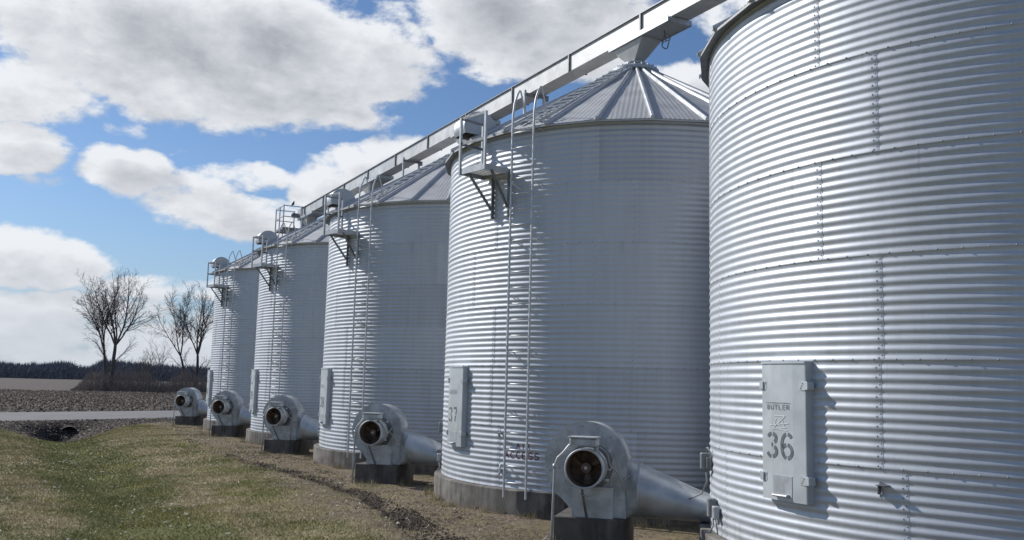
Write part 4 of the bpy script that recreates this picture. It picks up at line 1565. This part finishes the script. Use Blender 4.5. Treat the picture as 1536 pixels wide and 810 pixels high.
# head box at the far end
mb = MB()
mb.box((0, CY1 + 0.25, 0.20), (2 * hw + 0.10, 0.62, 0.56), bev=0.02)
mb.box((0.0, CY1 + 0.15, -0.30), (0.36, 0.42, 0.50), bev=0.01)
mb.build('head_box', M['galv'], cv)
mb = MB()
mb.tube([(-0.30, CY1 + 0.25, 0.10), (-0.62, CY1 + 0.25, 0.10)], 0.12, 14)
mb.tube([(-0.60, CY1 + 0.25, 0.10), (-0.66, CY1 + 0.25, 0.10)], 0.06, 10)
mb.build('drive_motor', M['steel_dark'], cv, smooth=True, angle=40)
mb = MB()
mb.box((-0.08, 22.9, ZT + 0.10), (0.10, 0.28, 0.11), bev=0.015)
mb.tube([(-0.08, 22.9, ZT + 0.04), (-0.08, 22.9, ZT + 0.10)], 0.03, 8)
mb.build('inspection_cap', M['steel_dark'], cv)

# H frames between the bins carry the trough
for yf, lab in ((4.55, 'steel H shaped frame propping the conveyor behind the bin marked 37'),
                (13.5, 'steel H shaped frame propping the conveyor between bins 38 and 39'),
                (22.5, 'steel H shaped conveyor prop between the two farthest bins'),
                (-4.5, 'steel H shaped conveyor prop beside the nearest bin')):
    fr = empty('support_frame', (0, yf, -0.45))
    tag(fr, lab, 'support frame', 'frames propping the conveyor')
    for xx in (-0.39, 0.20):
        mb = MB()
        mb.bar((xx, 0, 0), (xx, 0, 10.25 if xx < 0 else 10.18), 0.06, 0.06, up=(1, 0, 0))
        mb.build('post', M['galv'], fr)
    mb = MB()
    mb.bar((-0.42, -0.035, 10.13), (0.24, -0.035, 10.13), 0.05, 0.08)
    mb.box((0.24, -0.04, 10.10), (0.12, 0.10, 0.14))
    for zz in (2.0, 4.5, 7.0):
        mb.bar((-0.39, 0.035, zz), (0.20, 0.035, zz + 0.9), 0.03, 0.03)
    mb.build('crossarm', M['steel_dark'], fr)

# service platform at the conveyor head, on the roof of the last bin
sp = empty('service_platform', (-0.75, 27.9, 9.10))
tag(sp, 'small railed steel service platform beside the far end of the conveyor', 'platform')
mb = MB()
mb.box((0, 0, 0), (0.9, 1.5, 0.05))
for s in (-1, 1):
    mb.bar((-.45, s * .75, -0.02), (.45, s * .75, -0.02), 0.03, 0.10)
    mb.bar((s * .45, -.75, -0.02), (s * .45, .75, -0.02), 0.03, 0.10)
mb.build('deck', M['steel_dark'], sp)
for (x_, y_) in ((-.45, -.75), (-.45, .75), (-.45, 0), (.45, -.75), (.45, .75)):
    mb = MB()
    mb.bar((x_, y_, 0), (x_, y_, 1.12), 0.05, 0.05, up=(1, 0, 0))
    mb.build('post', M['galv'], sp)
for zz in (0.55, 1.08):
    mb = MB()
    mb.bar((-.45, -.75, zz), (-.45, .75, zz), 0.03, 0.04)
    mb.bar((-.45, -.75, zz), (.45, -.75, zz), 0.03, 0.04)
    mb.bar((-.45, .75, zz), (.45, .75, zz), 0.03, 0.04)
    mb.build('guard_rail', M['galv'], sp)
for (x_, y_) in ((-.45, -.75), (-.45, .75), (.45, -.75)):
    mb = MB()
    X_ = -0.75 + x_
    wx, wy = x_ * 1.1, y_ * 1.15
    rr_ = hypot(-0.75 + wx, 27.9 + wy - 3 * PITCHROW)
    mb.bar((x_, y_, 0), (wx, wy, roof_z(rr_) - 9.10), 0.035, 0.035)
    mb.bar((x_, y_, 0), (x_ * .2, y_ * .9, roof_z(hypot(-0.75 + x_ * .2, 27.9 + y_ * .9 - 3 * PITCHROW)) - 9.10), 0.025, 0.025)
    mb.build('leg', M['steel_dark'], sp)

# a small dark bird on the top rail
bd = empty('bird', (-0.79, 27.15, 10.205))
tag(bd, 'small dark bird perched on the top rail of the far service platform', 'bird')
mb = MB()
pr_ = [(0.0, 0, 0.0, .006), (0.0, 0, 0.02, .035), (0.01, 0, 0.06, .058), (0.03, 0, 0.11, .060), (0.045, 0, 0.15, .042), (0.052, 0, 0.175, .036), (0.06, 0, 0.205, .034), (0.075, 0, 0.225, .012), (0.10, 0, 0.222, .003)]
mb.tube([(a, b_, c) for a, b_, c, _ in pr_], [r_ for *_, r_ in pr_], 10)
mb.tube([(-0.01, 0, 0.06), (-0.05, 0, 0.0), (-0.08, 0, -0.08)], [0.03, 0.018, 0.008], 6)
bd_o = mb.build('body', M['bird'], bd, smooth=True)

# ================================================================== bare trees
def bark(name, c0, c1):
    m, t, b = new_mat(name)
    tcn = t.new('ShaderNodeTexCoord').outputs['Object']
    n = t.noise(t.vmath('MULTIPLY', tcn, (4, 4, 0.8)), 1.5, 5, 0.6)
    t.put(b.inputs['Base Color'], t.mix(t.ramp(n, 0.35, 0.65), c0, c1))
    b.inputs['Roughness'].default_value = 0.9
    b.inputs['Specular IOR Level'].default_value = 0.1
    return m


M['bark'] = bark('grey_brown_bark', (0.085, 0.074, 0.068), (0.15, 0.13, 0.118))
M['twig'] = bark('brown_twigs', (0.10, 0.086, 0.078), (0.16, 0.135, 0.12))
M['brush'] = bark('brown_dry_brush', (0.19, 0.158, 0.138), (0.32, 0.27, 0.235))
M['wood_far'] = bark('hazed_bare_woods', (0.125, 0.132, 0.155), (0.19, 0.197, 0.225))  # distance haze put into the colour: bluish and paler than bark


class Tree:
    def __init__(self, seed):
        self.r = random.Random(seed)
        self.big = MB()
        self.small = MB()

    def limb(self, p, d, rad_, length, level, maxlevel, up=0.5):
        r = self.r
        nseg = max(4, int(length / (0.9 if level < 2 else 0.5)))
        pts = [Vector(p)]; d = Vector(d).normalized()
        dirs = [d.copy()]
        for i in range(nseg):
            wob = Vector((r.gauss(0, 1), r.gauss(0, 1), r.gauss(0, 0.6))) * (0.05 + 0.04 * level)
            d = (d + wob + Vector((0, 0, up * (0.10 if level < 3 else 0.03)))).normalized()
            pts.append(pts[-1] + d * (length / nseg)); dirs.append(d.copy())
        end = rad_ * 0.62 if level == 0 else max(0.010, rad_ * 0.18)
        rs = [rad_ + (end - rad_) * (i / nseg) for i in range(nseg + 1)]
        (self.big if level <= 1 else self.small).tube(pts, rs, 8 if level == 0 else (5 if level <= 2 else 3), cap=False)
        if level >= maxlevel:
            return
        if level == 0:
            # the trunk forks into a few long ascending limbs
            n = r.choice((4, 5))
            a0 = r.uniform(0, 2 * pi)
            for k in range(n):
                side = Vector((cos(a0 + 2 * pi * k / n), sin(a0 + 2 * pi * k / n), 0))
                ang = r.uniform(0.12, 0.36) if k % 2 else r.uniform(0.38, 0.68)
                nd = (dirs[-1] * cos(ang) + side * sin(ang)).normalized()
                self.limb(pts[-1], nd, rs[-1] * r.uniform(0.6, 0.85), length * r.uniform(1.25, 1.75), 1, maxlevel)
            lows = 3
            for k in range(lows):
                i = int(nseg * r.uniform(0.45, 0.95))
                side = Vector((cos(a0 + 2.1 * k), sin(a0 + 2.1 * k), 0))
                nd = (dirs[i] * 0.7 + side * 0.7).normalized()
                self.limb(pts[i], nd, rs[i] * 0.30, length * r.uniform(0.5, 0.8), 2, maxlevel)
            return
        kids = {1: int(length * 1.35) + 3, 2: int(length * 1.5) + 2, 3: int(length * 2.0) + 1, 4: 3}[level]
        for k in range(kids):
            f = 0.22 + 0.76 * (k + r.random() * 0.8) / kids
            i = min(nseg, int(f * nseg)); q = pts[i]
            side = dirs[i].orthogonal().normalized()
            side.rotate(Matrix.Rotation(r.uniform(0, 2 * pi), 3, dirs[i]))
            ang = r.uniform(0.40, 0.85)
            nd = (dirs[i] * cos(ang) + side * sin(ang) + Vector((0, 0, 0.10 if level < 3 else 0.0))).normalized()
            ln = length * r.uniform(0.30, 0.46) * (1.25 - 0.55 * f)
            if level >= 2: ln = max(ln, 0.5)
            self.limb(q, nd, max(0.014, rs[i] * r.uniform(0.40, 0.58)), ln, level + 1, maxlevel)


def bare_tree(name, label, loc, stems, seed, maxlevel, cat='tree', group=None):
    root = empty(name, loc)
    T = Tree(seed)
    for (dx, dy, dirv, r0, ln) in stems:
        T.limb((dx, dy, -0.3), dirv, r0, ln, 0, maxlevel)
    T.big.build('trunk', M['bark'], root, smooth=True)
    T.small.build('crown', M['twig'], root)
    tag(root, label, cat, group)
    return root


TZ = -0.55
# screen-right at that distance is roughly (0.884, -0.467)
def TR(px_right, up): return (0.884 * px_right, -0.467 * px_right, up)
bare_tree('bare_tree', 'taller bare tree at left with two long forking trunks and a wide crown', (0.8, 137, TZ),
          [(0.0, 0, TR(0.06, 1.0), 0.36, 7.2), (-0.6, 0.2, TR(-0.20, 1.0), 0.26, 6.6)], 21, 4, group='bare trees at the field edge')
bare_tree('bare_tree', 'bare multi stemmed tree nearer the farthest bin, its crown fanning out', (13.6, 140, TZ),
          [(0.0, 0, TR(0.14, 1.0), 0.30, 6.2), (-0.8, 0.2, TR(-0.20, 1.0), 0.24, 6.2)], 37, 4, group='bare trees at the field edge')
bare_tree('bare_sapling', 'thin leaning bare sapling standing alone between the two big trees', (9.4, 141, TZ),
          [(0, 0, TR(-0.16, 1), 0.08, 3.6)], 5, 2, 'sapling', 'saplings between the trees')
bare_tree('bare_sapling', 'low bushy bare sapling just right of the taller tree', (5.6, 139, TZ),
          [(0, 0, TR(0.12, 1), 0.09, 2.6), (0.2, 0, TR(-0.25, 1), 0.07, 2.2)], 8, 3, 'sapling', 'saplings between the trees')
bare_tree('bare_sapling', 'slim upright bare sapling in the middle of the gap between the trees', (7.4, 140, TZ),
          [(0, 0, TR(0.02, 1), 0.08, 2.8)], 12, 3, 'sapling', 'saplings between the trees')


# brush round their feet
def twigs(name, n, cx, hgt, mat, label, cat, width=0.03, seed=3, clump=None):
    rg = np.random.default_rng(seed)
    x, y, base, top, w = cx(rg, n)
    a = rg.uniform(0, 2 * pi, n)
    ln = rg.normal(0, 0.35, n) * (top - base) * 0.5
    ly = rg.normal(0, 0.35, n) * (top - base) * 0.5
    p0 = np.stack([x - np.cos(a) * w, y - np.sin(a) * w, base], -1)
    p1 = np.stack([x + np.cos(a) * w, y + np.sin(a) * w, base], -1)
    p2 = np.stack([x + ln, y + ly, top], -1)
    V_ = np.stack([p0, p1, p2], 1).reshape(-1, 3)
    o = np_mesh(name, V_, np.arange(3 * n).reshape(-1, 3), mat)
    tag(o, label, cat, kind='stuff')
    return o


def brush_fn(rg, n):
    # along the fence line between field and far field
    u = rg.uniform(0, 1, n)
    x = -4.5 + u * 30; y = 136 + rg.normal(0, 1.6, n) + 0.5 * u * 8
    prof = 0.9 + 3.4 * vnoise(x, y * 0 + 1, 2.9, 7) ** 1.3 + 1.0 * vnoise(x, y * 0 + 1, 0.8, 8)
    prof *= sstep(u, 0.0, 0.09)
    f = rg.uniform(0, 1, n) ** 2.0
    base = TZ + f * prof * 0.75
    top = base + rg.uniform(0.3, 1.1, n) * (0.35 + prof * 0.30)
    return x, y, base, top, rg.uniform(0.008, 0.026, n)


twigs('brush_thicket', 24000, brush_fn, 0, M['brush'], 'low tangled brown brush round the feet of the two bare trees', 'brush')


def woods_fn(rg, n):
    x = rg.uniform(-60, 330, n); y = 470 + rg.normal(0, 14, n)
    hh = 5.6 + 3.6 * vnoise(x, x * 0, 16, 15) + 2.2 * vnoise(x, x * 0, 6, 16) + 1.2 * vnoise(x, x * 0, 2.4, 17)
    hh += 2.0 * sstep(x, 20, 200)
    f = rg.uniform(0, 1, n) ** 1.35
    base = -1.2 + f * hh * 0.86
    top = base + rg.uniform(0.8, 2.6, n)
    return x, y, base, top, rg.uniform(0.05, 0.22, n)


twigs('far_woods', 170000, woods_fn, 0, M['wood_far'], 'dark belt of bare woods along the horizon beyond the fields', 'woods', seed=9)

print('scene built')
